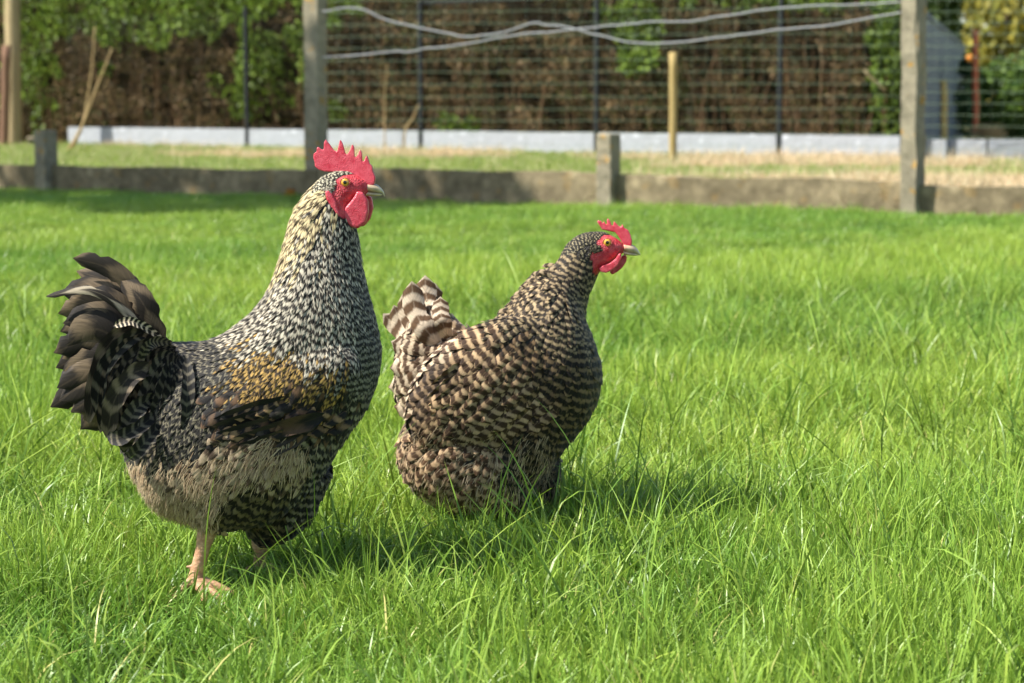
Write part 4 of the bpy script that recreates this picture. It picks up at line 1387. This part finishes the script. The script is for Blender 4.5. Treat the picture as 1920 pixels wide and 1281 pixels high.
reg_r = [(630, 325, 'cap'), (610, 337, 'cap'), (622, 350, 'cap'), (583, 370, 'palegold'), (600, 380, 'palegold'), (560, 395, 'palegold'), (595, 405, 'palegold'), (548, 425, 'palegold'), (575, 435, 'palegold'), (540, 455, 'palegold'), (533, 480, 'palegold'),
         (630, 420, 'white'), (650, 440, 'white'), (615, 450, 'white'), (600, 500, 'white'), (640, 500, 'white'), (540, 535, 'white'), (580, 560, 'white'), (500, 585, 'white'), (640, 560, 'white'), (560, 610, 'white'), (610, 625, 'white'), (470, 612, 'white'), (520, 620, 'white'),
         (672, 480, 'neckdark'), (678, 540, 'neckdark'), (690, 600, 'neckdark'), (705, 650, 'neckdark'), (708, 700, 'neckdark'), (680, 650, 'neckdark'), (690, 730, 'breast'), (660, 430, 'neckdark'),
         (430, 650, 'saddle'), (390, 665, 'saddle'), (340, 670, 'saddle'), (425, 700, 'saddle'), (380, 720, 'saddle'), (340, 770, 'saddle'), (310, 720, 'saddle'), (390, 770, 'saddle'), (330, 820, 'saddle'),
         (470, 690, 'gold'), (510, 675, 'gold'), (565, 680, 'gold'), (620, 685, 'gold'), (600, 725, 'gold'), (480, 735, 'gold'), (540, 720, 'gold'), (500, 745, 'gold'), (575, 745, 'gold'), (615, 705, 'saddle'), (645, 725, 'saddle'), (590, 655, 'white'), (655, 690, 'neckdark'), (560, 705, 'wingc'), (630, 655, 'white'),
         (450, 765, 'wingc'), (520, 770, 'wingc'), (580, 765, 'wingc'), (640, 750, 'wingc'), (420, 810, 'wingd'), (470, 820, 'wingd'), (380, 845, 'wingd'), (540, 805, 'wingd'),
         (690, 760, 'breast'), (650, 800, 'breast'), (600, 850, 'breast'), (570, 900, 'breast'), (580, 940, 'breast'), (540, 970, 'belly'), (510, 1020, 'belly'), (600, 800, 'breast'),
         (270, 890, 'fluff'), (290, 920, 'fluff'), (320, 960, 'fluff'), (350, 900, 'fluff'), (400, 880, 'fluff'), (450, 855, 'fluff'), (510, 850, 'fluff'), (400, 930, 'fluff'), (470, 875, 'fluff'), (360, 965, 'fluff'), (430, 950, 'belly'), (480, 925, 'belly'), (545, 915, 'belly'), (545, 860, 'fluff'), (340, 990, 'fluff'),
         (450, 975, 'belly'), (400, 1000, 'belly'), (490, 960, 'belly'), (530, 920, 'belly'), (270, 780, 'tailroot'), (240, 820, 'tailroot'), (290, 830, 'tailroot'), (270, 850, 'tailroot'), (330, 860, 'tailroot')]
B = Bird(YR, body, 0.0034, skin_r, arr_r, reg_r, st_r, PXR, 11)
B.headY = YR
link('body', B.me, None, rooster)
B.plumage(rooster, 60000, 15)
B.fluff(rooster, 7000, ['fluff'], lin(150, 122, 90), lin(222, 196, 156), 0.008, 0.024)
cw = lambda pts, s=5.823, ox=500, oy=240: [(x / s + ox, y / s + oy) for x, y in pts]
comb = cw([(1180, 615), (1190, 540), (1162, 470), (1152, 412), (1128, 395), (1112, 340), (1095, 297), (1075, 330), (1062, 372), (1046, 365), (1042, 270), (1018, 235), (1003, 280), (978, 322), (960, 312), (958, 215), (935, 172), (918, 230), (885, 288), (862, 285), (832, 170), (803, 122), (790, 180), (772, 262), (738, 248), (690, 180), (645, 125), (627, 160), (625, 238), (600, 238), (565, 203), (548, 225), (550, 258), (515, 280), (512, 330), (525, 365), (530, 420), (570, 455), (630, 475), (690, 478), (740, 478), (800, 480), (880, 490), (960, 520), (1000, 560), (1025, 600), (1060, 630), (1120, 640)])
zc = at(640, 318, YR).z
slab_remesh('comb', comb, YR, 0.012, 0.0011, rooster, M['comb'], 4, lambda c: np.clip(1.0 - (c[:, 2] - zc) * 14, 0.45, 1.25))
wat = cw([(985, 690), (1050, 700), (1110, 790), (1118, 920), (1085, 1030), (1000, 1098), (930, 1082), (868, 1020), (838, 940), (865, 860), (920, 800), (965, 740)])
slab_remesh('wattle', wat, YR - 0.020, 0.015, 0.0012, rooster, M['comb'], 26)
watf = cw([(1040, 690), (1100, 730), (1150, 760), (1168, 870), (1135, 990), (1070, 1070), (1000, 1080), (950, 1000), (930, 900), (980, 780)])
slab_remesh('wattle', watf, YR + 0.016, 0.015, 0.0012, rooster, M['comb'], 26)
lob = cw([(640, 690), (680, 685), (720, 730), (760, 800), (775, 880), (800, 940), (790, 965), (755, 930), (700, 850), (655, 780)])
slab_remesh('ear_lobe', lob, YR - 0.029, 0.011, 0.0012, rooster, M['comb'], 14)
slab_remesh('ear_lobe', lob, YR + 0.029, 0.011, 0.0012, rooster, M['comb'], 14)
eye(B, rooster, 647, 342, 8.0, 1); eye(B, rooster, 647, 342, 8.0, -1)
beak_part('upper_beak', [(676, 340, 678, 360, .0105), (688, 343, 690, 359, .0105), (704, 345, 702, 361, .0092), (712, 350, 711, 362, .0072), (718, 357, 717, 363, .0045), (720.5, 363, 719.5, 367, .0022), (721, 368, 720.5, 369, .0006)], YR, rooster, dark=True)
beak_part('lower_beak', [(676, 357, 680, 369, .0085), (690, 359, 690, 368, .0082), (704, 361, 704, 368, .0066), (714, 363, 713, 367, .0036), (717, 364, 717, 366, .001)], YR, rooster)
leg_mesh('leg', hock_n, ank_n, [(0.055, -0.050), (0.075, -0.012), (0.030, -0.070)], (-0.032, -0.012), 0.0125, 0.0105, rooster, (-0.018, -0.004, 0.004))
leg_mesh('leg', hock_f, ank_f, [(0.065, -0.035), (0.078, 0.002), (0.060, 0.040)], (-0.046, -0.004), 0.0118, 0.0098, rooster)
ear_tuft(B, rooster, 626, 352, 16, lin(196, 184, 160), lin(120, 108, 90), np.random.default_rng(3))
# tail
r_ = np.random.default_rng(5)
dkb, ltb = lin(42, 35, 26), lin(112, 95, 72)
tails = [((300, 660), (262, 560), (205, 505), (136, 484), 30, 0.00), ((300, 670), (255, 575), (205, 530), (143, 508), 28, 0.02), ((300, 680), (240, 590), (170, 545), (86, 556), 13, -0.03), ((300, 685), (250, 600), (190, 555), (112, 548), 48, 0.015),
         ((300, 690), (240, 620), (180, 580), (108, 588), 50, -0.012), ((300, 695), (240, 635), (180, 605), (112, 622), 48, 0.01), ((298, 700), (235, 655), (175, 635), (100, 662), 52, -0.018), ((298, 705), (235, 675), (180, 660), (104, 690), 50, 0.0),
         ((296, 712), (235, 695), (180, 690), (106, 728), 50, -0.022), ((296, 720), (235, 715), (175, 715), (94, 764), 44, 0.01), ((294, 730), (240, 730), (190, 740), (132, 772), 52, -0.02), ((292, 740), (245, 750), (195, 770), (150, 806), 48, 0.0), ((292, 668), (270, 590), (240, 540), (200, 508), 38, 0.03), ((300, 665), (285, 605), (262, 560), (225, 520), 34, -0.01)]
more = []
for k_ in range(3, 11):                                       # feathers filling the fan between its main ones
    A_, B_ = tails[k_], tails[k_ + 1]
    mid = tuple(tuple((np.array(A_[q]) + np.array(B_[q])) / 2 + r_.normal(0, 5, 2) + (np.array([16, 2]) if q == 3 else 0)) for q in range(4))
    more.append((*mid, 50, 0.008 * r_.normal() - 0.01))
tails += more
for k_, (a, b, c_, d_, w, dy) in enumerate(tails):
    ctrl = [at(*a, YR + dy * 0.4), at(*b, YR + dy * 0.8 - 0.01), at(*c_, YR + dy - 0.012), at(*d_, YR + dy)]
    o = big_feather('tail_feather', ctrl, w / PXR * 1.3, ltb if k_ != 2 else lin(170, 156, 130), dkb, r_.uniform(1.6, 3.2), r_.uniform(0, 1), r_.uniform(-0.3, 0.5), rooster, r_, tilt=(0.0, -1, 0.18 * r_.normal()), curl=0.25, tipw=0.5, ragged=0.13, nc=9, ns=20, duty=-0.25)
gd, gl = lin(26, 24, 20), lin(112, 103, 84)
cov = [((318, 645), (250, 612), (190, 670), (166, 795), 42), ((325, 655), (262, 640), (212, 690), (188, 812), 40), ((328, 660), (280, 660), (240, 720), (222, 832), 42), ((330, 665), (296, 680), (265, 740), (250, 850), 40), ((335, 668), (312, 690), (290, 760), (282, 862), 38),
       ((340, 668), (326, 700), (312, 770), (308, 868), 36), ((345, 670), (338, 710), (330, 780), (330, 858), 32), ((310, 640), (270, 612), (240, 603), (212, 612), 20), ((322, 642), (292, 640), (274, 652), (258, 684), 24), ((300, 690), (250, 700), (215, 750), (200, 822), 44),
       ((300, 740), (262, 760), (240, 800), (232, 850), 42), ((350, 668), (352, 720), (350, 780), (356, 840), 30), ((300, 770), (262, 800), (225, 820), (200, 818), 34), ((305, 790), (280, 820), (258, 845), (238, 858), 34)]
mains = len(cov)
for k_ in (0, 1, 2, 3, 4, 5, 1, 2, 3):
    A_, B_ = cov[k_], cov[k_ + 1]
    cov.append(tuple(tuple((np.array(A_[q]) + np.array(B_[q])) / 2 + r_.normal(0, 4, 2) + (np.array([2, -14 - r_.uniform(0, 40)]) if q == 3 else 0)) for q in range(4)) + (36,))
for k_, (a, b, c_, d_, w) in enumerate(cov):
    for sd in (-1, 1):
        dd = 0.055 + 0.004 * (k_ if k_ < mains else (k_ - mains) % 6 + 1.5)
        if sd > 0 and k_ % 2: continue
        ctrl = [at(*a, YR + sd * dd * 0.75), at(*b, YR + sd * dd * 1.05), at(*c_, YR + sd * dd * 1.12), at(*d_, YR + sd * dd * 0.95)]
        bars = r_.uniform(8.5, 12.0) if k_ not in (0, 9, 12, 13) else r_.uniform(5, 7)
        big_feather('covert_feather', ctrl, w / PXR * 0.82, lin(140, 122, 98) if k_ in (0, 1, 9) else lin(210, 190, 160) if k_ == 7 else gl, lin(52, 44, 36) if k_ in (0, 9) else gd, bars, r_.uniform(0, 1), r_.uniform(0.12, 0.35), rooster, r_, tilt=(-0.2 + 0.15 * r_.normal(), -sd, 0.1 + 0.15 * r_.normal()), curl=0.35, tipw=0.55, duty=r_.uniform(-0.6, -0.1), ragged=0.10)
# folded wings: long dark flight feathers under the golden shoulder
for sd in (-1, 1):
    wing = empty('wing', at(600, 740, YR + sd * 0.12)); wing.parent = rooster; wing.matrix_parent_inverse = Matrix.Translation(rooster.location).inverted()
    bk, bl_ = lin(30, 27, 23), lin(60, 52, 42)
    fl_ = [((590, 800), (520, 828), (450, 852), (368, 868), 46, bk, bl_), ((585, 790), (515, 814), (445, 838), (362, 858), 48, bk, bl_), ((575, 780), (505, 800), (440, 822), (366, 845), 50, bk, bl_), ((560, 770), (495, 786), (435, 806), (376, 828), 50, bk, bl_),
           ((540, 758), (485, 772), (435, 790), (392, 810), 48, bk, bl_), ((610, 778), (570, 792), (530, 802), (490, 812), 34, lin(26, 23, 20), lin(84, 64, 46)), ((560, 752), (520, 760), (480, 770), (440, 786), 36, lin(26, 24, 22), lin(92, 72, 54))]
    for k_, (a, b, c_, d_, w, dk_, lt_) in enumerate(fl_):
        dd = 0.115 + 0.0012 * k_
        ctrl = [at(*a, YR + sd * (dd - 0.012)), at(*b, YR + sd * (dd + 0.005)), at(*c_, YR + sd * (dd + 0.004)), at(*d_, YR + sd * (dd - 0.014))]
        o = big_feather('flight_feather', ctrl, w / PXR, lt_, dk_, 1.2, r_.uniform(0, 1), 0.2, wing, r_, tilt=(0, -sd, 0.25), curl=0.3, tipw=0.5, ragged=0.03)

    for row, (n_, ua, va, ub, vb, Lp, wp) in enumerate(((9, 665, 772, 470, 772, 52, 30), (10, 660, 752, 450, 742, 46, 25))):
        for k_ in range(n_):
            t_ = k_ / (n_ - 1)
            uu_, vv2 = ua + (ub - ua) * t_ + r_.normal(0, 3), va + (vb - va) * t_ - 10 * math.sin(t_ * 3.14) + r_.normal(0, 3)
            lt_ = [lin(96, 74, 54), lin(128, 100, 70), lin(70, 62, 52), lin(150, 120, 84)][r_.integers(0, 4)]
            surface_feather(B, wing, 'covert_feather', uu_, vv2, -0.85, 0.5, Lp, wp, lt_, lin(26, 22, 18), r_.uniform(1.4, 2.2), r_.uniform(0, 1), r_, sd, 0.005, 0.15, -0.25, base=0.002 + 0.002 * row)

# ---------------------------------------------------------------- hen
fhn = on_ground(978, 1014); YH = fhn.y
PXH = FPX / YH
hen = empty('hen', (fhn.x, YH, 0))
tag(hen, 'brown and cream barred hen with short red comb standing right of the rooster', 'hen')
hs_ = [(842, 700, 800, 800, 0.030, .05), (862, 675, 785, 850, 0.055, .04), (884, 645, 796, 905, 0.090, .025), (905, 622, 852, 935, 0.118, .015), (932, 600, 925, 942, 0.124, .01), (957, 572, 996, 915, 0.124, 0), (977, 546, 1058, 838, 0.122, -.01),
       (993, 524, 1108, 772, 0.118, -.015), (1010, 512, 1126, 708, 0.098, -.02), (1028, 506, 1113, 645, 0.076, -.02), (1043, 495, 1096, 598, 0.056, -.02), (1052, 480, 1101, 558, 0.042, -.02), (1058, 467, 1114, 530, 0.035, -.02), (1068, 454, 1123, 512, 0.031, -.02),
       (1085, 442, 1130, 505, 0.029, -.02), (1108, 436, 1137, 500, 0.026, -.02), (1135, 437, 1150, 490, 0.0225, -.02), (1156, 447, 1162, 480, 0.017, -.02), (1170, 458, 1170, 474, 0.010, -.02)]
HY = YH - 0.02
body = [loft(hs_, YH)]
body.append(loft([(905, 640, 825, 800, 0.05, .06), (868, 612, 778, 786, 0.050, .085), (838, 588, 748, 750, 0.044, .095), (820, 566, 744, 700, 0.036, .09), (812, 552, 752, 645, 0.022, .09)], YH))
body.append(ellipsoid(at(866, 858, YH - 0.062), (0.108, 0.072, 0.086), 0.42)); body.append(ellipsoid(at(868, 868, YH + 0.11), (0.105, 0.060, 0.078), 0.35))
body.append(ellipsoid(at(905, 722, YH - 0.112), (0.142, 0.036, 0.088), -0.66)); body.append(ellipsoid(at(905, 722, YH + 0.125), (0.142, 0.036, 0.088), -0.66))
hk1 = at(960, 960, YH - 0.05); hk2 = at(1010, 950, YH + 0.05)
body.append(limb([at(930, 880, YH - 0.04), at(950, 930, YH - 0.05), hk1], [0.075, 0.05, 0.016])); body.append(limb([at(1000, 870, YH + 0.04), at(1010, 915, YH + 0.05), hk2], [0.05, 0.034, 0.016]))
ch = lambda pts: cw(pts, 5.571, 1000, 390)
skin_h = [ch([(668, 350), (735, 285), (820, 280), (885, 325), (940, 365), (985, 400), (960, 470), (900, 495), (860, 560), (790, 610), (710, 660), (640, 705), (618, 610), (603, 500), (620, 440), (700, 440)])]
arr_h = [(1085, 440, -.9, .4), (1130, 434, -1, .1), (1060, 460, -.6, .8), (1090, 500, -.3, 1), (1050, 520, -.6, .9), (1110, 560, -.05, 1), (1020, 540, -.8, .7), (980, 560, -.85, .7), (1080, 600, -.25, 1), (1120, 680, .0, 1), (1050, 660, -.4, 1), (960, 610, -.85, .6), (900, 650, -.8, .6), (870, 720, -.7, .8), (830, 780, -.65, .8),
         (960, 720, -.7, .8), (1050, 760, -.5, .9), (1110, 760, -.3, 1), (1040, 860, -.35, 1), (960, 820, -.6, .8), (980, 930, -.2, 1), (870, 860, -.75, .7), (800, 840, -.85, .6), (780, 890, -.5, .9), (880, 940, -.4, 1), (860, 610, -.85, -.6), (820, 570, -.5, -1), (800, 540, -.3, -1), (790, 650, -.8, -.2), (760, 720, -.8, .5), (770, 770, -.5, .9), (840, 660, -.9, .1)]
st_h = {
    'cap': style((160, 146, 112), (30, 27, 20), 0.0034, 0.010, 0.0042, 0.006, 0.25, .3, .1, .08, 1, -.4),
    'neck': style((160, 138, 102), (38, 30, 20), 0.0066, 0.029, 0.0120, 0.0115, 0.15, .13, .12, .08, .8, -.2),
    'hack': style((180, 155, 116), (50, 38, 25), 0.0066, 0.036, 0.0105, 0.0130, 0.15, .14, .15, .10, 1.1, -.2, .4),
    'breast': style((126, 104, 74), (27, 21, 14), 0.0098, 0.036, 0.0190, 0.0150, 0.12, .15, .12, .09, .9, -.25),  # breast colours lowered to carry the shade on the hen's front
    'side': style((158, 126, 90), (46, 33, 21), 0.0100, 0.037, 0.0190, 0.0145, 0.12, .15, .12, .11, .9, -.25),
    'wing': style((204, 170, 128), (70, 49, 32), 0.0115, 0.044, 0.0210, 0.0175, 0.12, .14, .10, .12, 1.0, -.25),
    'fluff': style((202, 168, 128), (86, 61, 40), 0.0090, 0.038, 0.0155, 0.0170, 0.12, .14, .12, .17, 1.6, -.15),
    'tail': style((216, 192, 158), (84, 61, 42), 0.0108, 0.044, 0.0195, 0.0165, 0.12, .08, .15, .12, .9, -.1),
    'under': style((98, 82, 60), (28, 22, 15), 0.0090, 0.034, 0.0145, 0.0130, 0.12, .12, .12, .12, 1.2, -.2),  # underside darkened likewise, its shade put into the feather colours
    'cleft_shade': style((150, 124, 94), (54, 40, 28), 0.0100, 0.042, 0.0180, 0.0150, 0.12, .08, .12, .08, .9, -.3),  # tail plumage darkened to paint the shaded cleft beside the wing
}
reg_h = [(1085, 445, 'cap'), (1120, 437, 'cap'), (1070, 455, 'cap'), (1115, 465, 'cap'), (1070, 480, 'neck'), (1095, 500, 'neck'), (1050, 500, 'neck'), (1110, 540, 'neck'), (1085, 545, 'neck'), (1100, 590, 'neck'), (1040, 530, 'hack'), (1010, 530, 'hack'), (1000, 570, 'hack'), (1050, 570, 'hack'), (970, 570, 'hack'), (960, 600, 'hack'), (1020, 600, 'neck'), (1070, 620, 'neck'),
         (1110, 650, 'breast'), (1120, 700, 'breast'), (1070, 680, 'breast'), (1100, 760, 'breast'), (1060, 760, 'breast'), (1050, 830, 'breast'), (1010, 840, 'under'), (1000, 900, 'under'), (970, 870, 'under'), (1020, 930, 'under'), (1040, 890, 'under'), (960, 930, 'under'),
         (1010, 660, 'side'), (1020, 740, 'side'), (990, 790, 'side'), (980, 640, 'side'), (940, 620, 'wing'), (900, 650, 'wing'), (950, 690, 'wing'), (900, 720, 'wing'), (860, 740, 'wing'), (830, 780, 'wing'), (920, 770, 'wing'), (960, 760, 'wing'), (880, 780, 'wing'),
         (850, 820, 'fluff'), (800, 830, 'fluff'), (770, 830, 'fluff'), (790, 890, 'fluff'), (850, 880, 'fluff'), (910, 850, 'fluff'), (840, 930, 'fluff'), (900, 930, 'fluff'), (930, 890, 'fluff'), (860, 610, 'tail'), (820, 580, 'tail'), (800, 640, 'tail'), (765, 690, 'tail'), (755, 745, 'tail'), (840, 665, 'tail'), (800, 700, 'tail'), (825, 715, 'cleft_shade'), (800, 755, 'cleft_shade'), (780, 785, 'cleft_shade'), (850, 690, 'cleft_shade')]
H = Bird(YH, body, 0.0036, skin_h, arr_h, reg_h, st_h, PXH, 12)
H.headY = HY
link('body', H.me, None, hen)
H.plumage(hen, 52000, 7)
H.fluff(hen, 3800, ['fluff', 'under'], lin(150, 122, 92), lin(220, 196, 160), 0.008, 0.020)
hcomb = ch([(1025, 395), (1030, 340), (1015, 280), (990, 230), (948, 208), (930, 170), (916, 203), (890, 188), (870, 165), (842, 138), (836, 188), (818, 182), (800, 130), (775, 108), (767, 140), (775, 178), (755, 168), (735, 135), (730, 168), (715, 152), (705, 122), (700, 150), (680, 122), (669, 150), (690, 182), (720, 225), (790, 240), (850, 250), (885, 290), (915, 340), (945, 390), (985, 405)])
zc2 = at(1130, 430, HY).z
slab_remesh('comb', hcomb, HY, 0.010, 0.0010, hen, M['comb'], 2, lambda c: np.clip(1.0 - (c[:, 2] - zc2) * 12, 0.5, 1.3))
slab_remesh('wattle', ch([(915, 470), (922, 530), (882, 602), (820, 652), (760, 677), (700, 667), (681, 632), (720, 602), (800, 575), (860, 530), (890, 480)]), HY - 0.020, 0.011, 0.0011, hen, M['comb'], 14)
slab_remesh('wattle', ch([(960, 485), (978, 510), (970, 560), (930, 622), (870, 672), (820, 697), (795, 670), (830, 630), (890, 570), (925, 500)]), HY + 0.012, 0.011, 0.0011, hen, M['comb'], 14)
eye(H, hen, 1138.5, 454.8, 7.6, 1); eye(H, hen, 1138.5, 454.8, 7.6, -1)
hb_ = lambda L: [tuple([*cw([(a, b)], 5.571, 1000, 390)[0], *cw([(c, d)], 5.571, 1000, 390)[0], w]) for a, b, c, d, w in L]
beak_part('upper_beak', hb_([(940, 370, 950, 455, .0105), (985, 378, 985, 462, .0105), (1040, 388, 1035, 470, .0092), (1075, 415, 1070, 478, .0070), (1100, 448, 1098, 488, .0045), (1115, 478, 1112, 498, .0020), (1119, 496, 1117, 502, .0006)]), HY, hen, dark=True)
beak_part('lower_beak', hb_([(930, 440, 950, 492, .0085), (985, 455, 985, 495, .0080), (1040, 466, 1040, 500, .0064), (1080, 476, 1080, 500, .0036), (1100, 485, 1098, 497, .001)]), HY, hen)
a1 = Vector((hk1.x + 0.004, YH - 0.05, 0.03)); a2 = Vector((hk2.x + 0.004, YH + 0.05, 0.03))
leg_mesh('leg', hk1, a1, [(0.055, -0.035), (0.065, 0.0), (0.055, 0.035)], (-0.032, 0.0), 0.0105, 0.0085, hen)
leg_mesh('leg', hk2, a2, [(0.055, -0.035), (0.065, 0.0), (0.055, 0.035)], (-0.032, 0.0), 0.0105, 0.0085, hen)
ear_tuft(H, hen, 1121, 461, 16, lin(110, 98, 72), lin(40, 34, 25), np.random.default_rng(4))
tl, td = lin(222, 200, 170), lin(104, 78, 54)
ht = [((850, 660), (815, 600), (800, 560), (797, 516), 42, 0.0), ((850, 665), (822, 610), (812, 575), (815, 530), 40, 0.03), ((848, 670), (800, 620), (778, 580), (772, 527), 44, -0.02), ((845, 675), (795, 630), (770, 595), (757, 548), 42, 0.01), ((845, 680), (785, 640), (755, 610), (738, 572), 40, 0.03), ((845, 650), (830, 605), (826, 580), (826, 556), 34, -0.03),
      ((845, 690), (780, 650), (745, 615), (718, 588), 34, 0.05), ((845, 700), (780, 670), (755, 650), (733, 640), 36, 0.0), ((840, 715), (780, 700), (752, 690), (730, 690), 40, -0.01), ((840, 730), (780, 730), (752, 725), (727, 726), 40, 0.01), ((838, 745), (790, 760), (765, 765), (738, 762), 40, 0.0), ((838, 750), (800, 775), (780, 785), (762, 792), 36, -0.02)]
for k_, (a, b, c_, d_, w, dy) in enumerate(ht):
    y0 = YH + 0.07
    ctrl = [at(*a, y0 + dy * 0.3), at(*b, y0 + dy * 0.7 - 0.015), at(*c_, y0 + dy), at(*d_, y0 + dy + 0.005)]
    big_feather('tail_feather', ctrl, w / PXH, tl, td, 5.0 if k_ < 8 else 3.6, 0.1 * r_.normal(), 0.12, hen, r_, tilt=(0.0, -1, 0.1), curl=0.3, tipw=0.75)
for k_ in range(16):                                          # loose hackle ends along the back of the neck
    t_ = k_ / 15; bu, bv = np.interp(t_, [0, .35, .7, 1], [1042, 1010, 978, 945]), np.interp(t_, [0, .35, .7, 1], [502, 522, 556, 596])
    bu += r_.normal(0, 3); bv += r_.normal(0, 4); yo = HY + r_.uniform(-0.05, 0.03)
    ctrl = [at(bu + 12, bv + 8, yo), at(bu + 2, bv - 1, yo), at(bu - 9, bv - 2, yo), at(bu - 20, bv + 4 + r_.normal(0, 3), yo)]
    big_feather('hackle_feather', ctrl, 11 / PXH, lin(176, 152, 116), lin(58, 44, 30), 2.2, r_.uniform(0, 1), 0.15, hen, r_, tilt=(0, -1, 0.6), curl=0.3, tipw=0.4, ns=8, nc=5)
# folded wing edges
for sd in (-1, 1):
    wing = empty('wing', at(990, 640, YH + sd * 0.12)); wing.parent = hen; wing.matrix_parent_inverse = Matrix.Translation(hen.location).inverted()
    for row in range(6):                                       # rows of rounded coverts across the folded wing, the front rows on top
        n_ = 8 - row // 2
        for k_ in range(n_):
            uu_ = 952 - row * 25 + k_ * (13 - row * 0.4) + r_.normal(0, 5); vv2 = 612 + row * 25 + k_ * (19 - row * 1.5) + r_.normal(0, 5)
            surface_feather(H, wing, 'covert_feather', uu_, vv2, -0.75 + 0.06 * r_.normal(), 0.66, 46 + row * 3, 27 + row * 1.5, np.array(lin(192, 159, 119)) * r_.uniform(0.75, 1.1), lin(68, 48, 31), 2.7, 0.1 + 0.14 * r_.normal(), r_, sd, 0.006, 0.08, -0.15, 0.66, base=-0.002 + 0.0006 * (6 - row) + (0.0 if row < 2 else 0.002))
    fw = [((900, 735), (850, 770), (818, 790), (792, 800), 34), ((890, 715), (845, 745), (815, 770), (790, 790), 34), ((885, 695), (845, 722), (818, 748), (798, 772), 32), ((885, 680), (850, 700), (826, 722), (806, 748), 30)]
    for k_, (a, b, c_, d_, w) in enumerate(fw):
        dd = 0.132
        ctrl = [at(*a, YH + sd * dd), at(*b, YH + sd * (dd + 0.010)), at(*c_, YH + sd * (dd + 0.002)), at(*d_, YH + sd * (dd - 0.012))]
        big_feather('flight_feather', ctrl, w / PXH, lin(206, 174, 134), lin(96, 70, 48), 3.6, r_.uniform(0, 1), 0.08, wing, r_, tilt=(0, -sd, 0.2), curl=0.3, tipw=0.5)
